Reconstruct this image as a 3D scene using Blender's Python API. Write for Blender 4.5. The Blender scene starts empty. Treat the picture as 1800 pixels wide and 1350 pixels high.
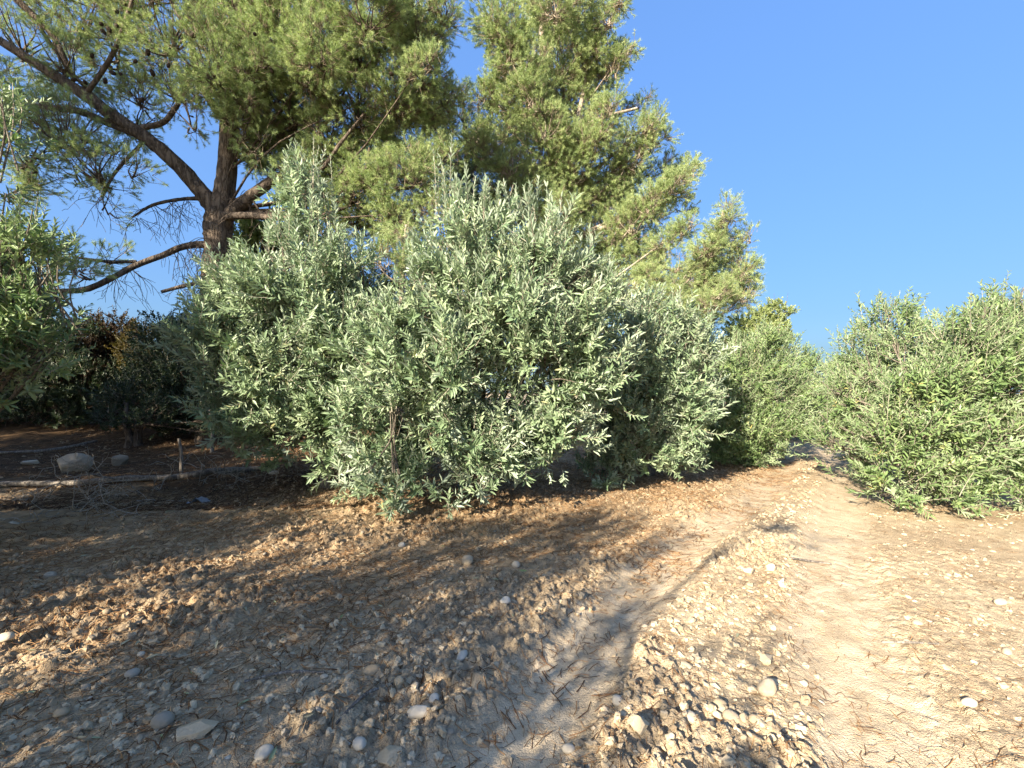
import bpy, math
import numpy as np
from mathutils import Vector

sc = bpy.context.scene
COL = sc.collection
RNG = np.random.default_rng(7)
CAM_H, F, HY = 1.5, 755.0, 690.0      # eye height, focal length and horizon row of the 1800 px wide photograph

# ------------------------------------------------------------------ noise / terrain
def _hash(ix, iy, seed):
    n = (ix.astype(np.int64) * 374761393 + iy.astype(np.int64) * 668265263 + seed * 974711) & 0xffffffff
    n = ((n ^ (n >> 13)) * 1274126177) & 0xffffffff
    return ((n ^ (n >> 16)) & 0xffff) / 65535.0
def vnoise(x, y, seed=0):
    ix, iy = np.floor(x), np.floor(y)
    fx, fy = x - ix, y - iy
    fx = fx * fx * (3 - 2 * fx); fy = fy * fy * (3 - 2 * fy)
    a = _hash(ix, iy, seed); b = _hash(ix + 1, iy, seed); c = _hash(ix, iy + 1, seed); d = _hash(ix + 1, iy + 1, seed)
    return (a * (1 - fx) + b * fx) * (1 - fy) + (c * (1 - fx) + d * fx) * fy
def fbm(x, y, s, seed=0, octv=3):
    v = 0; a = .5; t = 0
    for k in range(octv):
        v = v + a * vnoise(x * s + 17.3 * k, y * s - 9.1 * k, seed + k); t += a; a *= .5; s *= 2.03
    return v / t
def cells(x, y, s, seed=0):
    """distance to the nearest and second nearest jittered lattice point (cloddy soil)"""
    px, py = x * s, y * s
    ix, iy = np.floor(px), np.floor(py)
    d1 = np.full(px.shape, 9.); d2 = np.full(px.shape, 9.); hh = np.zeros(px.shape)
    for i in (-1, 0, 1):
        for j in (-1, 0, 1):
            cx, cy = ix + i, iy + j
            qx = cx + _hash(cx, cy, seed); qy = cy + _hash(cx, cy, seed + 5)
            d = np.hypot(px - qx, py - qy); h = _hash(cx, cy, seed + 9)
            m = d < d1
            d2 = np.where(m, d1, np.minimum(d2, d)); hh = np.where(m, h, hh); d1 = np.where(m, d, d1)
    return d1, d2, hh
def sstep(a, b, x):
    t = np.clip((x - a) / (b - a), 0, 1); return t * t * (3 - 2 * t)
LEFT_RUT = np.array([(-1.5, 0), (-.9, .8), (-.05, 1.72), (.58, 2.76), (1.55, 4.05), (3.05, 5.6), (4.75, 7.6), (6.3, 10), (8.2, 13.5), (10.5, 19), (14, 30), (18, 44)])
RIGHT_RUT = np.array([(.6, 0), (1.1, .8), (1.55, 1.72), (2.1, 2.76), (3.0, 4.05), (4.25, 5.6), (5.75, 7.4), (7.4, 9.8), (9.4, 13.2), (11.8, 18.6), (15.3, 29.5), (19.3, 43.5)])
def dist_line(x, y, P):
    d = np.full(x.shape, 1e9)
    for a, b in zip(P[:-1], P[1:]):
        v = b - a; t = np.clip(((x - a[0]) * v[0] + (y - a[1]) * v[1]) / (v @ v), 0, 1)
        d = np.minimum(d, np.hypot(x - a[0] - t * v[0], y - a[1] - t * v[1]))
    return d
def signed_line(x, y, P):                 # x offset right of the polyline at the same y
    return x - np.interp(y, P[:, 1], P[:, 0])
def h_big(x, y):
    z = .9 * sstep(8.2, 16, y + .25 * np.clip(-x - 3, 0, 20) * 0) * sstep(2.5, -3.5, x - .05 * y)
    z = z + .10 * np.exp(-(((x + .6) / 3.2) ** 2 + ((y - 6.3) / .9) ** 2)) + .08 * (fbm(x, y, .35, 3, 2) - .5)
    z = z + .10 * np.exp(-((y - 7.1) / .5) ** 2) * sstep(-1.5, -3.5, x)
    return z
def ruts(x, y):
    return sstep(.36, .12, dist_line(x, y, LEFT_RUT)), sstep(.42, .15, dist_line(x, y, RIGHT_RUT))
def ground_h(x, y, fine=True):
    x = np.asarray(x, float); y = np.asarray(y, float)
    z = h_big(x, y)
    a, b = ruts(x, y)
    z = z - .035 * np.maximum(a, b)
    if not fine: return z
    # ridge of loose earth between the wheel tracks
    mid = sstep(.1, .45, signed_line(x, y, LEFT_RUT)) * sstep(.1, .35, -signed_line(x, y, RIGHT_RUT))
    soft = 1 - .88 * np.maximum(a, b)
    right = sstep(.2, .6, signed_line(x, y, RIGHT_RUT))
    z = z + .022 * mid
    fade = sstep(30, 10, np.hypot(x, y))
    wx = x + .03 * (fbm(x, y, 14, 61, 2) - .5); wy = y + .03 * (fbm(x, y, 14, 71, 2) - .5)
    d1, d2, hh = cells(wx, wy, 9, 11)
    e1, e2, gh = cells(wx, wy, 21, 31); f1, f2, fh = cells(wx, wy, 46, 37); near = sstep(6, 3.2, np.hypot(x, y))
    clod = sstep(.0, .14, d2 - d1) * (.25 + hh ** 2) * sstep(.75, .25, d1)
    clod3 = sstep(0, .2, f2 - f1) * (.2 + fh ** 2) * sstep(.85, .3, f1)
    clod2 = sstep(.0, .16, e2 - e1) * (.25 + gh ** 2) * sstep(.8, .3, e1)
    patch = .35 + 1.0 * sstep(.35, .65, fbm(x, y, 1.3, 21, 2))
    z = z + fade * soft * (1 - .72 * right) * patch * (.028 * clod + .023 * clod2 + .013 * near * clod3)
    z = z + fade * (.012 * (1 - .6 * right) * (fbm(x, y, 5, 41, 3) - .5) + .008 * (fbm(x, y, 34, 51, 3) - .5)) * (1 - .4 * np.maximum(a, b))
    # faint tyre ribs
    s = signed_line(x, y, RIGHT_RUT)
    lug = sstep(.1, .5, np.sin(2 * np.pi * (y * 1.15 + .9 * np.abs(s)) / .115)) * sstep(.45, .7, fbm(x, y, 3.5, 151, 2))
    z = z - fade * b * (.003 * (.5 + .5 * np.cos(s * 34)) + .0035 * lug)
    s2 = signed_line(x, y, LEFT_RUT)
    z = z - fade * a * .0035 * sstep(.1, .5, np.sin(2 * np.pi * (y * 1.2 - .9 * np.abs(s2)) / .12)) * sstep(.35, .65, fbm(x, y, 2.5, 161, 2))
    return z
def gz(x, y):
    return float(ground_h(np.array([x]), np.array([y]))[0])
def at(px, py, D):
    return np.array([(px - 900) / F * D, D, CAM_H + (HY - py) / F * D])
def on_ground(px, py):
    """where the photo's pixel meets the ground"""
    D = np.arange(1.4, 30, .01); x = (px - 900) / F * D
    hit = np.nonzero(CAM_H + (HY - py) / F * D <= ground_h(x, D, False))[0]; k = hit[0] if len(hit) else -1
    return float(x[k]), float(D[k])

# ------------------------------------------------------------------ mesh helpers
class MB:
    """collects triangles / quads with a material slot and a random per-face value"""
    def __init__(s): s.v = []; s.f = []; s.n = 0; s.m = []; s.r = []
    def add(s, verts, faces, mat=0, var=None):
        verts = np.asarray(verts, np.float32).reshape(-1, 3); faces = np.asarray(faces, np.int64)
        s.v.append(verts); s.f.append(faces + s.n); s.n += len(verts)
        s.m.append(np.full(len(faces), mat, np.int32))
        s.r.append(np.full(len(faces), .5, np.float32) if var is None else np.asarray(var, np.float32))
    def build(s, name, mats, parent=None, smooth=False, origin=(0, 0, 0)):
        me = bpy.data.meshes.new(name)
        V = np.concatenate(s.v) - np.asarray(origin, np.float32)
        me.vertices.add(len(V)); me.vertices.foreach_set('co', V.ravel().astype(np.float32))
        loops = np.concatenate([f.ravel() for f in s.f]); tot = np.concatenate([np.full(len(f), f.shape[1], np.int32) for f in s.f])
        me.loops.add(len(loops)); me.loops.foreach_set('vertex_index', loops.astype(np.int32))
        me.polygons.add(len(tot)); st = np.concatenate([[0], np.cumsum(tot)[:-1]]).astype(np.int32)
        me.polygons.foreach_set('loop_start', st)
        me.polygons.foreach_set('material_index', np.concatenate(s.m))
        me.polygons.foreach_set('use_smooth', np.full(len(tot), smooth, bool))
        a = me.attributes.new('var', 'FLOAT', 'FACE'); a.data.foreach_set('value', np.concatenate(s.r))
        me.update(calc_edges=True)
        for m in (mats if isinstance(mats, (list, tuple)) else [mats]): me.materials.append(m)
        o = bpy.data.objects.new(name, me); COL.objects.link(o)
        if parent: o.parent = parent
        else: o.location = origin
        return o
def norm(a): return a / np.maximum(np.linalg.norm(a, axis=-1, keepdims=True), 1e-9)
def perp(d, rng):
    r = rng.normal(size=d.shape); return norm(r - (r * d).sum(-1, keepdims=True) * d)
def smooth_path(P, n):
    """Catmull-Rom through rows of (x,y,z,r)"""
    P = np.asarray(P, float)
    Q = np.vstack([2 * P[0] - P[1], P, 2 * P[-1] - P[-2]]); out = []
    k = len(P) - 1
    for u in np.linspace(0, k, n):
        i = min(int(u), k - 1); t = u - i; a, b, c, d = Q[i:i + 4]
        out.append(.5 * (2 * b + (c - a) * t + (2 * a - 5 * b + 4 * c - d) * t * t + (3 * b - a - 3 * c + d) * t ** 3))
    return np.array(out)
def tube(mb, P, seg=8, mat=0, rough=0., rng=RNG, var=.5):
    P = np.asarray(P, float); n = len(P); c = P[:, :3]; r = np.maximum(P[:, 3], 1e-4)
    t = norm(np.gradient(c, axis=0))
    ref = np.array([0, 0, 1.]) if abs(t[0][2]) < .9 else np.array([1., 0, 0])
    a = norm(np.cross(t, ref)); b = np.cross(t, a)
    ang = np.linspace(0, 2 * np.pi, seg, endpoint=False)
    rr = r[:, None] * (1 + rough * rng.normal(size=(n, seg)))
    V = c[:, None] + rr[..., None] * (np.cos(ang)[None, :, None] * a[:, None] + np.sin(ang)[None, :, None] * b[:, None])
    i = np.arange(n - 1)[:, None]; j = np.arange(seg)[None]; k = (j + 1) % seg
    Fq = np.stack([i * seg + j, i * seg + k, (i + 1) * seg + k, (i + 1) * seg + j], -1).reshape(-1, 4)
    mb.add(V.reshape(-1, 3), Fq, mat, np.full(len(Fq), var))
    mb.add(V[-1], np.array([np.arange(seg)]), mat); mb.add(V[0], np.array([np.arange(seg)[::-1]]), mat)
def stems(mb, C, rad, mat):
    """many thin three-sided stems: C (N,K,3)"""
    N, K, _ = C.shape
    t = norm(np.gradient(C, axis=1)); a = perp(t[:, :1].repeat(1, 1), RNG); a = norm(a - (a * t).sum(-1, keepdims=True) * t); b = np.cross(t, a)
    taper = np.linspace(1, .45, K)[None, :, None]
    V = np.stack([C + rad[:, None, None] * taper * (math.cos(q) * a + math.sin(q) * b) for q in (0, 2.094, 4.189)], 2)
    base = (np.arange(N) * K * 3)[:, None, None]; i = np.arange(K - 1)[None, :, None] * 3; j = np.arange(3)[None, None]; k = (j + 1) % 3
    q = np.stack([base + i + j, base + i + k, base + i + 3 + k, base + i + 3 + j], -1).reshape(-1, 4)
    mb.add(V.reshape(-1, 3), q, mat)
def leaves(mb, p, d, nrm, L, W, mat, var):
    """folded lanceolate leaves of two quads"""
    s = norm(np.cross(nrm, d)); nrm = np.cross(d, s); L = L[:, None]; W = W[:, None]
    tip = p + L * d - .10 * L * nrm
    def side(q):
        return (p + .34 * L * d + q * .5 * W * s + .12 * W * nrm, p + .70 * L * d + q * .40 * W * s + .08 * W * nrm - .035 * L * nrm)
    l1, l2 = side(1); r1, r2 = side(-1)
    V = np.stack([p, l1, l2, tip, r2, r1], 1).reshape(-1, 3); b = (np.arange(len(p)) * 6)[:, None]
    mb.add(V, b + np.array([[0, 3, 2, 1]]), mat, var); mb.add(V[:0], np.zeros((0, 4), int), mat, np.zeros(0))
    mb.f.append((b + np.array([[0, 5, 4, 3]])) + mb.n - len(V)); mb.m.append(np.full(len(p), mat, np.int32)); mb.r.append(np.asarray(var, np.float32))
def shoots(mb, base, d, length, rng, M=18, leaf=.10, wid=.2, bend=.25, K=5, rad=.004, mat_leaf=0, mat_stem=1, tone=0.):
    N = len(base)
    if N == 0: return
    t = np.linspace(0, 1, K)[None, :, None]
    sid = perp(d, rng) * rng.uniform(-1, 1, (N, 1)) * bend; up = np.array([0, 0, 1.]) * rng.uniform(0, bend * 1.6, (N, 1))
    C = base[:, None] + length[:, None, None] * (d[:, None] * t + (sid + up)[:, None] * t * t)
    stems(mb, C, np.full(N, rad) * rng.uniform(.7, 1.3, N), mat_stem)
    A = perp(d, rng); B = np.cross(d, A)
    i = np.arange(M); tt = np.clip(.08 + .92 * (i // 2 * 2 + 1) / M, 0, 1)
    f = tt * (K - 1); i0 = np.minimum(f.astype(int), K - 2); w = (f - i0)[None, :, None]
    P = C[:, i0] * (1 - w) + C[:, i0 + 1] * w; T = norm(C[:, i0 + 1] - C[:, i0])
    phi = (i // 2) * (np.pi / 2) + (i % 2) * np.pi
    phi = phi[None] + rng.normal(0, .35, (N, M))
    R = np.cos(phi)[..., None] * A[:, None] + np.sin(phi)[..., None] * B[:, None]
    R = norm(R - (R * T).sum(-1, keepdims=True) * T)
    al = (np.radians(62) - np.radians(30) * tt)[None] + rng.normal(0, .2, (N, M))
    D = norm(np.cos(al)[..., None] * T + np.sin(al)[..., None] * R + rng.normal(0, .08, (N, M, 3)))
    Nn = np.sin(al)[..., None] * T - np.cos(al)[..., None] * R + rng.normal(0, .22, (N, M, 3))
    Ls = leaf * rng.uniform(.68, 1.22, (N, 1)) * (1 - .45 * np.abs(tt - .45))[None] * rng.uniform(.7, 1.2, (N, M)); keep = rng.uniform(size=(N, M)) > np.where(rng.uniform(size=(N, 1)) < .05, .85, .06)
    sv = rng.uniform(0, 1, (N, 1)) * .6 + rng.uniform(0, .4, (N, M)) + tone
    k = keep.ravel()
    leaves(mb, P.reshape(-1, 3)[k], D.reshape(-1, 3)[k], Nn.reshape(-1, 3)[k], Ls.ravel()[k], Ls.ravel()[k] * wid * rng.uniform(.85, 1.2, k.sum()), mat_leaf, np.clip(sv.ravel()[k], 0, 1))
def needles(mb, base, d, length, rng, M=34, nl=.09, nw=.006, mat=0, tone=0.):
    N = len(base)
    t = rng.uniform(.15, 1, (N, M)) ** .7
    A = perp(d, rng); B = np.cross(d, A); ph = rng.uniform(0, 2 * np.pi, (N, M))
    R = np.cos(ph)[..., None] * A[:, None] + np.sin(ph)[..., None] * B[:, None]
    al = np.radians(rng.uniform(22, 80, (N, M)))[..., None]
    D = np.cos(al) * d[:, None] + np.sin(al) * R
    P = base[:, None] + d[:, None] * (t * length[:, None])[..., None]
    s = perp(D, rng) * nw * .5
    V = np.stack([P + s, P - s, P + D * (nl * rng.uniform(.6, 1.15, (N, M)))[..., None]], 2).reshape(-1, 3)
    var = np.clip((rng.uniform(0, .55, (N, 1)) + rng.uniform(0, .45, (N, M)) + tone).ravel(), 0, 1)
    mb.add(V, np.arange(len(V)).reshape(-1, 3), mat, var)
def sphere_dirs(n, rng): return norm(rng.normal(size=(n, 3)))

# ------------------------------------------------------------------ materials
def mat_new(name):
    m = bpy.data.materials.new(name); m.use_nodes = True; nt = m.node_tree; nt.nodes.clear()
    return m, nt, lambda t, **k: _node(nt, t, k)
def _node(nt, t, k):
    n = nt.nodes.new(t)
    for a, b in k.items(): setattr(n, a, b)
    return n
def ramp(N, nt, src, stops):
    r = N('ShaderNodeValToRGB'); e = r.color_ramp.elements
    while len(e) < len(stops): e.new(.5)
    for q, (p, c) in zip(e, stops): q.position = p; q.color = (*c, 1)
    nt.links.new(src, r.inputs[0]); return r.outputs[0]
def leaf_mat(name, top, under=None, rough=.45, spec=.35, trans=.22, tcol=None):
    m, nt, N = mat_new(name); L = nt.links.new
    at_ = N('ShaderNodeAttribute', attribute_name='var'); out = N('ShaderNodeOutputMaterial')
    c = ramp(N, nt, at_.outputs['Fac'], top)
    if under:
        g = N('ShaderNodeNewGeometry'); u = ramp(N, nt, at_.outputs['Fac'], under)
        mx = N('ShaderNodeMix', data_type='RGBA'); L(g.outputs['Backfacing'], mx.inputs[0]); L(c, mx.inputs[6]); L(u, mx.inputs[7]); c = mx.outputs[2]
    p = N('ShaderNodeBsdfPrincipled'); L(c, p.inputs['Base Color']); p.inputs['Roughness'].default_value = rough; p.inputs['Specular IOR Level'].default_value = spec
    tr = N('ShaderNodeBsdfTranslucent'); h = N('ShaderNodeMix', data_type='RGBA', blend_type='MULTIPLY'); h.inputs[0].default_value = 1
    L(c, h.inputs[6]); h.inputs[7].default_value = (*(tcol or (1.1, 1.25, .75)), 1); L(h.outputs[2], tr.inputs[0])
    ms = N('ShaderNodeMixShader'); ms.inputs[0].default_value = trans; L(p.outputs[0], ms.inputs[1]); L(tr.outputs[0], ms.inputs[2]); L(ms.outputs[0], out.inputs[0])
    return m
def bark_mat(name, dark, light, scale=9, bump=.6, stretch=.25):
    m, nt, N = mat_new(name); L = nt.links.new
    tc = N('ShaderNodeTexCoord'); mp = N('ShaderNodeMapping'); mp.inputs['Scale'].default_value = (1, 1, stretch); L(tc.outputs['Object'], mp.inputs[0])
    v = N('ShaderNodeTexVoronoi', feature='DISTANCE_TO_EDGE'); v.inputs['Scale'].default_value = scale; n = N('ShaderNodeTexNoise'); n.inputs['Scale'].default_value = scale * 1.7; n.inputs['Detail'].default_value = 6
    L(mp.outputs[0], n.inputs[0]); ad = N('ShaderNodeVectorMath', operation='MULTIPLY_ADD'); ad.inputs[1].default_value = (.22,) * 3; L(n.outputs['Color'], ad.inputs[0]); L(mp.outputs[0], ad.inputs[2]); L(ad.outputs[0], v.inputs[0])
    mu = N('ShaderNodeMath', operation='MULTIPLY_ADD', use_clamp=True); L(v.outputs['Distance'], mu.inputs[0]); mu.inputs[1].default_value = 2.2; L(n.outputs[0], mu.inputs[2])
    c = ramp(N, nt, mu.outputs[0], [(.3, dark), (.62, [(a + b) / 2 for a, b in zip(dark, light)]), (1, light)])
    p = N('ShaderNodeBsdfPrincipled'); p.inputs['Roughness'].default_value = .9; p.inputs['Specular IOR Level'].default_value = .15; L(c, p.inputs['Base Color'])
    b = N('ShaderNodeBump'); b.inputs['Strength'].default_value = bump; b.inputs['Distance'].default_value = .04; L(mu.outputs[0], b.inputs['Height']); L(b.outputs[0], p.inputs['Normal'])
    o = N('ShaderNodeOutputMaterial'); L(p.outputs[0], o.inputs[0]); return m
def var_mat(name, stops, rough=.9, nscale=40, namt=.35, bump=.3):
    m, nt, N = mat_new(name); L = nt.links.new
    a = N('ShaderNodeAttribute', attribute_name='var'); tc = N('ShaderNodeTexCoord'); n = N('ShaderNodeTexNoise'); n.inputs['Scale'].default_value = nscale; n.inputs['Detail'].default_value = 5; L(tc.outputs['Object'], n.inputs[0])
    ma = N('ShaderNodeMath', operation='MULTIPLY_ADD', use_clamp=True); sb = N('ShaderNodeMath', operation='SUBTRACT'); L(n.outputs[0], sb.inputs[0]); sb.inputs[1].default_value = .5
    L(sb.outputs[0], ma.inputs[0]); ma.inputs[1].default_value = namt * 2; L(a.outputs['Fac'], ma.inputs[2])
    c = ramp(N, nt, ma.outputs[0], stops); p = N('ShaderNodeBsdfPrincipled'); p.inputs['Roughness'].default_value = rough; p.inputs['Specular IOR Level'].default_value = .2; L(c, p.inputs['Base Color'])
    b = N('ShaderNodeBump'); b.inputs['Strength'].default_value = bump; b.inputs['Distance'].default_value = .01; L(n.outputs[0], b.inputs['Height']); L(b.outputs[0], p.inputs['Normal'])
    o = N('ShaderNodeOutputMaterial'); L(p.outputs[0], o.inputs[0]); return m
def ground_mat():
    m, nt, N = mat_new('earth'); L = nt.links.new
    tc = N('ShaderNodeTexCoord')
    def noise(s, d=4): 
        n = N('ShaderNodeTexNoise'); n.inputs['Scale'].default_value = s; n.inputs['Detail'].default_value = d; L(tc.outputs['Object'], n.inputs[0]); return n.outputs[0]
    n1, n2, n3 = noise(1.1, 4), noise(9, 6), noise(70, 4)
    soil = ramp(N, nt, n2, [(.25, (.325, .255, .167)), (.5, (.44, .35, .233)), (.75, (.53, .43, .293))])
    fine = ramp(N, nt, n3, [(.3, (.72, .72, .74)), (.6, (1, 1, 1))])
    m1 = N('ShaderNodeMix', data_type='RGBA', blend_type='MULTIPLY'); m1.inputs[0].default_value = .8; L(soil, m1.inputs[6]); L(fine, m1.inputs[7])
    big = ramp(N, nt, n1, [(.35, (.84, .80, .76)), (.65, (1.05, 1.04, 1.02))])
    m2 = N('ShaderNodeMix', data_type='RGBA', blend_type='MULTIPLY'); m2.inputs[0].default_value = 1; L(m1.outputs[2], m2.inputs[6]); L(big, m2.inputs[7])
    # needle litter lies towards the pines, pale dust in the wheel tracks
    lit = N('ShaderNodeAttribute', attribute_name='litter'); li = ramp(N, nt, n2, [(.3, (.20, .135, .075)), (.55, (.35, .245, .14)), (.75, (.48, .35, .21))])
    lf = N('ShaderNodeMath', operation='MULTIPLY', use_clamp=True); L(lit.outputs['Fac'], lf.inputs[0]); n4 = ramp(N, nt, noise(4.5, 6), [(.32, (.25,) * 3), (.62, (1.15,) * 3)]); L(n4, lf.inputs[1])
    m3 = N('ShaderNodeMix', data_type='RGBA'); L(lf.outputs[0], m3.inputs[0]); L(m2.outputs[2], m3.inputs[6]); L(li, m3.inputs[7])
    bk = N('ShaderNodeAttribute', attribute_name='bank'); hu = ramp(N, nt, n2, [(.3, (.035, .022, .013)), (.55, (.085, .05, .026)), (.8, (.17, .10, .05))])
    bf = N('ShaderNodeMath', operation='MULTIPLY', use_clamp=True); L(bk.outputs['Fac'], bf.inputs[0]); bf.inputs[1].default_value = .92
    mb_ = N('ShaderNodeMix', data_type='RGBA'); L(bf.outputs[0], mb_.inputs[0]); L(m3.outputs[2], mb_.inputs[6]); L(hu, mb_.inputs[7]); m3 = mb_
    tr = N('ShaderNodeAttribute', attribute_name='track'); du = ramp(N, nt, n2, [(.3, (.47, .375, .255)), (.7, (.60, .49, .345))])
    tf = N('ShaderNodeMath', operation='MULTIPLY', use_clamp=True); L(tr.outputs['Fac'], tf.inputs[0]); n5 = ramp(N, nt, noise(5, 5), [(.35, (.35,) * 3), (.6, (1,) * 3)]); L(n5, tf.inputs[1])
    m4 = N('ShaderNodeMix', data_type='RGBA'); L(tf.outputs[0], m4.inputs[0]); L(m3.outputs[2], m4.inputs[6]); L(du, m4.inputs[7])
    p = N('ShaderNodeBsdfPrincipled'); p.inputs['Roughness'].default_value = .95; p.inputs['Specular IOR Level'].default_value = .1; L(m4.outputs[2], p.inputs['Base Color'])
    b = N('ShaderNodeBump'); vz = N('ShaderNodeTexVoronoi', feature='DISTANCE_TO_EDGE'); vz.inputs['Scale'].default_value = 62; L(tc.outputs['Object'], vz.inputs[0]); vr = ramp(N, nt, vz.outputs['Distance'], [(0, (0,) * 3), (.16, (.8,) * 3), (.5, (1,) * 3)])
    b2 = N('ShaderNodeBump'); b2.inputs['Strength'].default_value = .45; b2.inputs['Distance'].default_value = .006; L(vr, b2.inputs['Height'])
    b.inputs['Strength'].default_value = .75; b.inputs['Distance'].default_value = .012; L(b2.outputs[0], b.inputs['Normal'])
    s = N('ShaderNodeMath', operation='ADD'); L(n3, s.inputs[0]); L(noise(190, 3), s.inputs[1]); L(s.outputs[0], b.inputs['Height']); L(b.outputs[0], p.inputs['Normal'])
    o = N('ShaderNodeOutputMaterial'); L(p.outputs[0], o.inputs[0]); return m

M_OLIVE = leaf_mat('olive_leaf_grey', [(0, (.085, .14, .068)), (.5, (.178, .245, .13)), (.91, (.31, .37, .225)), (1, (.42, .34, .13))], [(0, (.25, .315, .22)), (1, (.385, .45, .335))], .5, .4, .14)
M_OLIVE2 = leaf_mat('olive_leaf_green', [(0, (.075, .125, .045)), (.5, (.142, .212, .080)), (.90, (.235, .305, .125)), (1, (.37, .29, .09))], [(0, (.19, .255, .135)), (1, (.29, .355, .205))], .45, .4, .2)
M_PINE = leaf_mat('pine_needle', [(0, (.125, .185, .075)), (.45, (.27, .345, .145)), (.92, (.50, .555, .26)), (1, (.46, .36, .19))], None, .5, .3, .28)
M_PINE_D = leaf_mat('pine_needle_blue', [(0, (.08, .13, .06)), (1, (.19, .26, .11))], None, .5, .3, .2)
M_BROAD = leaf_mat('light_green_leaf', [(0, (.17, .22, .075)), (.6, (.28, .33, .13)), (1, (.40, .41, .19))], None, .45, .4, .3)
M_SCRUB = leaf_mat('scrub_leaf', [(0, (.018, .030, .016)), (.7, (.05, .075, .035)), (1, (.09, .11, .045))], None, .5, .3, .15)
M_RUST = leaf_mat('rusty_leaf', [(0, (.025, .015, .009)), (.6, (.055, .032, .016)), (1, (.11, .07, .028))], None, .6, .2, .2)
M_YELLOW = leaf_mat('yellowing_leaf', [(0, (.045, .04, .012)), (.6, (.10, .075, .02)), (1, (.19, .13, .035))], None, .6, .2, .25)
M_TWIG = var_mat('olive_twig', [(0, (.16, .14, .10)), (1, (.34, .32, .25))], .8, 60)
M_PTWIG = var_mat('pine_twig', [(0, (.10, .075, .05)), (1, (.28, .23, .16))], .9, 40)
M_OBARK = bark_mat('olive_bark', (.045, .035, .026), (.22, .19, .15), 14, .6, .35)
M_PBARK = bark_mat('pine_bark', (.03, .021, .016), (.15, .118, .09), 8, .9, .3)
M_PALEBARK = bark_mat('pale_pine_bark', (.12, .09, .065), (.38, .32, .25), 10, .5, .3)
M_DEAD = bark_mat('dead_wood', (.05, .042, .036), (.25, .22, .185), 16, .5, .12)
M_CONE = var_mat('cone_scales', [(0, (.015, .010, .007)), (1, (.06, .04, .025))], .8, 60)
M_STONE = var_mat('limestone', [(0, (.22, .165, .105)), (.35, (.32, .25, .16)), (.75, (.40, .32, .22)), (1, (.50, .43, .33))], .85, 30, .22, .35)
M_GREY = var_mat('grey_stone', [(0, (.22, .19, .145)), (.5, (.345, .30, .232)), (1, (.50, .445, .36))], .8, 28, .25, .35)
M_CLOD = var_mat('dry_clod', [(0, (.27, .20, .125)), (.3, (.37, .29, .19)), (.6, (.43, .345, .23)), (1, (.50, .405, .28))], .95, 60, .3, .5)
M_NEEDLE = var_mat('fallen_needle', [(0, (.06, .030, .014)), (.5, (.17, .085, .034)), (.85, (.30, .17, .075)), (1, (.46, .33, .19))], .8, 20, .1, 0)
M_HUMUS = var_mat('dead_leaf_litter', [(0, (.03, .018, .01)), (.6, (.10, .055, .027)), (.9, (.20, .12, .06)), (1, (.36, .29, .2))], .8, 20, .1, 0)
M_BRUSH = bark_mat('bleached_twig', (.12, .10, .08), (.38, .34, .28), 20, .4, .2)
M_LITTERTWIG = var_mat('litter_twig', [(0, (.08, .058, .04)), (.7, (.15, .115, .08)), (1, (.33, .29, .23))], .9, 20, .1, .1)
M_PLASTIC = var_mat('slate_blue_scrap', [(0, (.12, .14, .17)), (1, (.36, .38, .42))], .5, 20, .3, .2)
M_EARTH = ground_mat()

def tag(o, label=None, cat=None, group=None, kind=None):
    for k, v in (('label', label), ('category', cat), ('group', group), ('kind', kind)):
        if v: o[k] = v
    return o
def empty(name, loc, label, cat, group=None):
    o = bpy.data.objects.new(name, None); o.empty_display_size = .3; o.location = tuple(float(q) for q in loc); COL.objects.link(o)
    return tag(o, label, cat, group)

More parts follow.
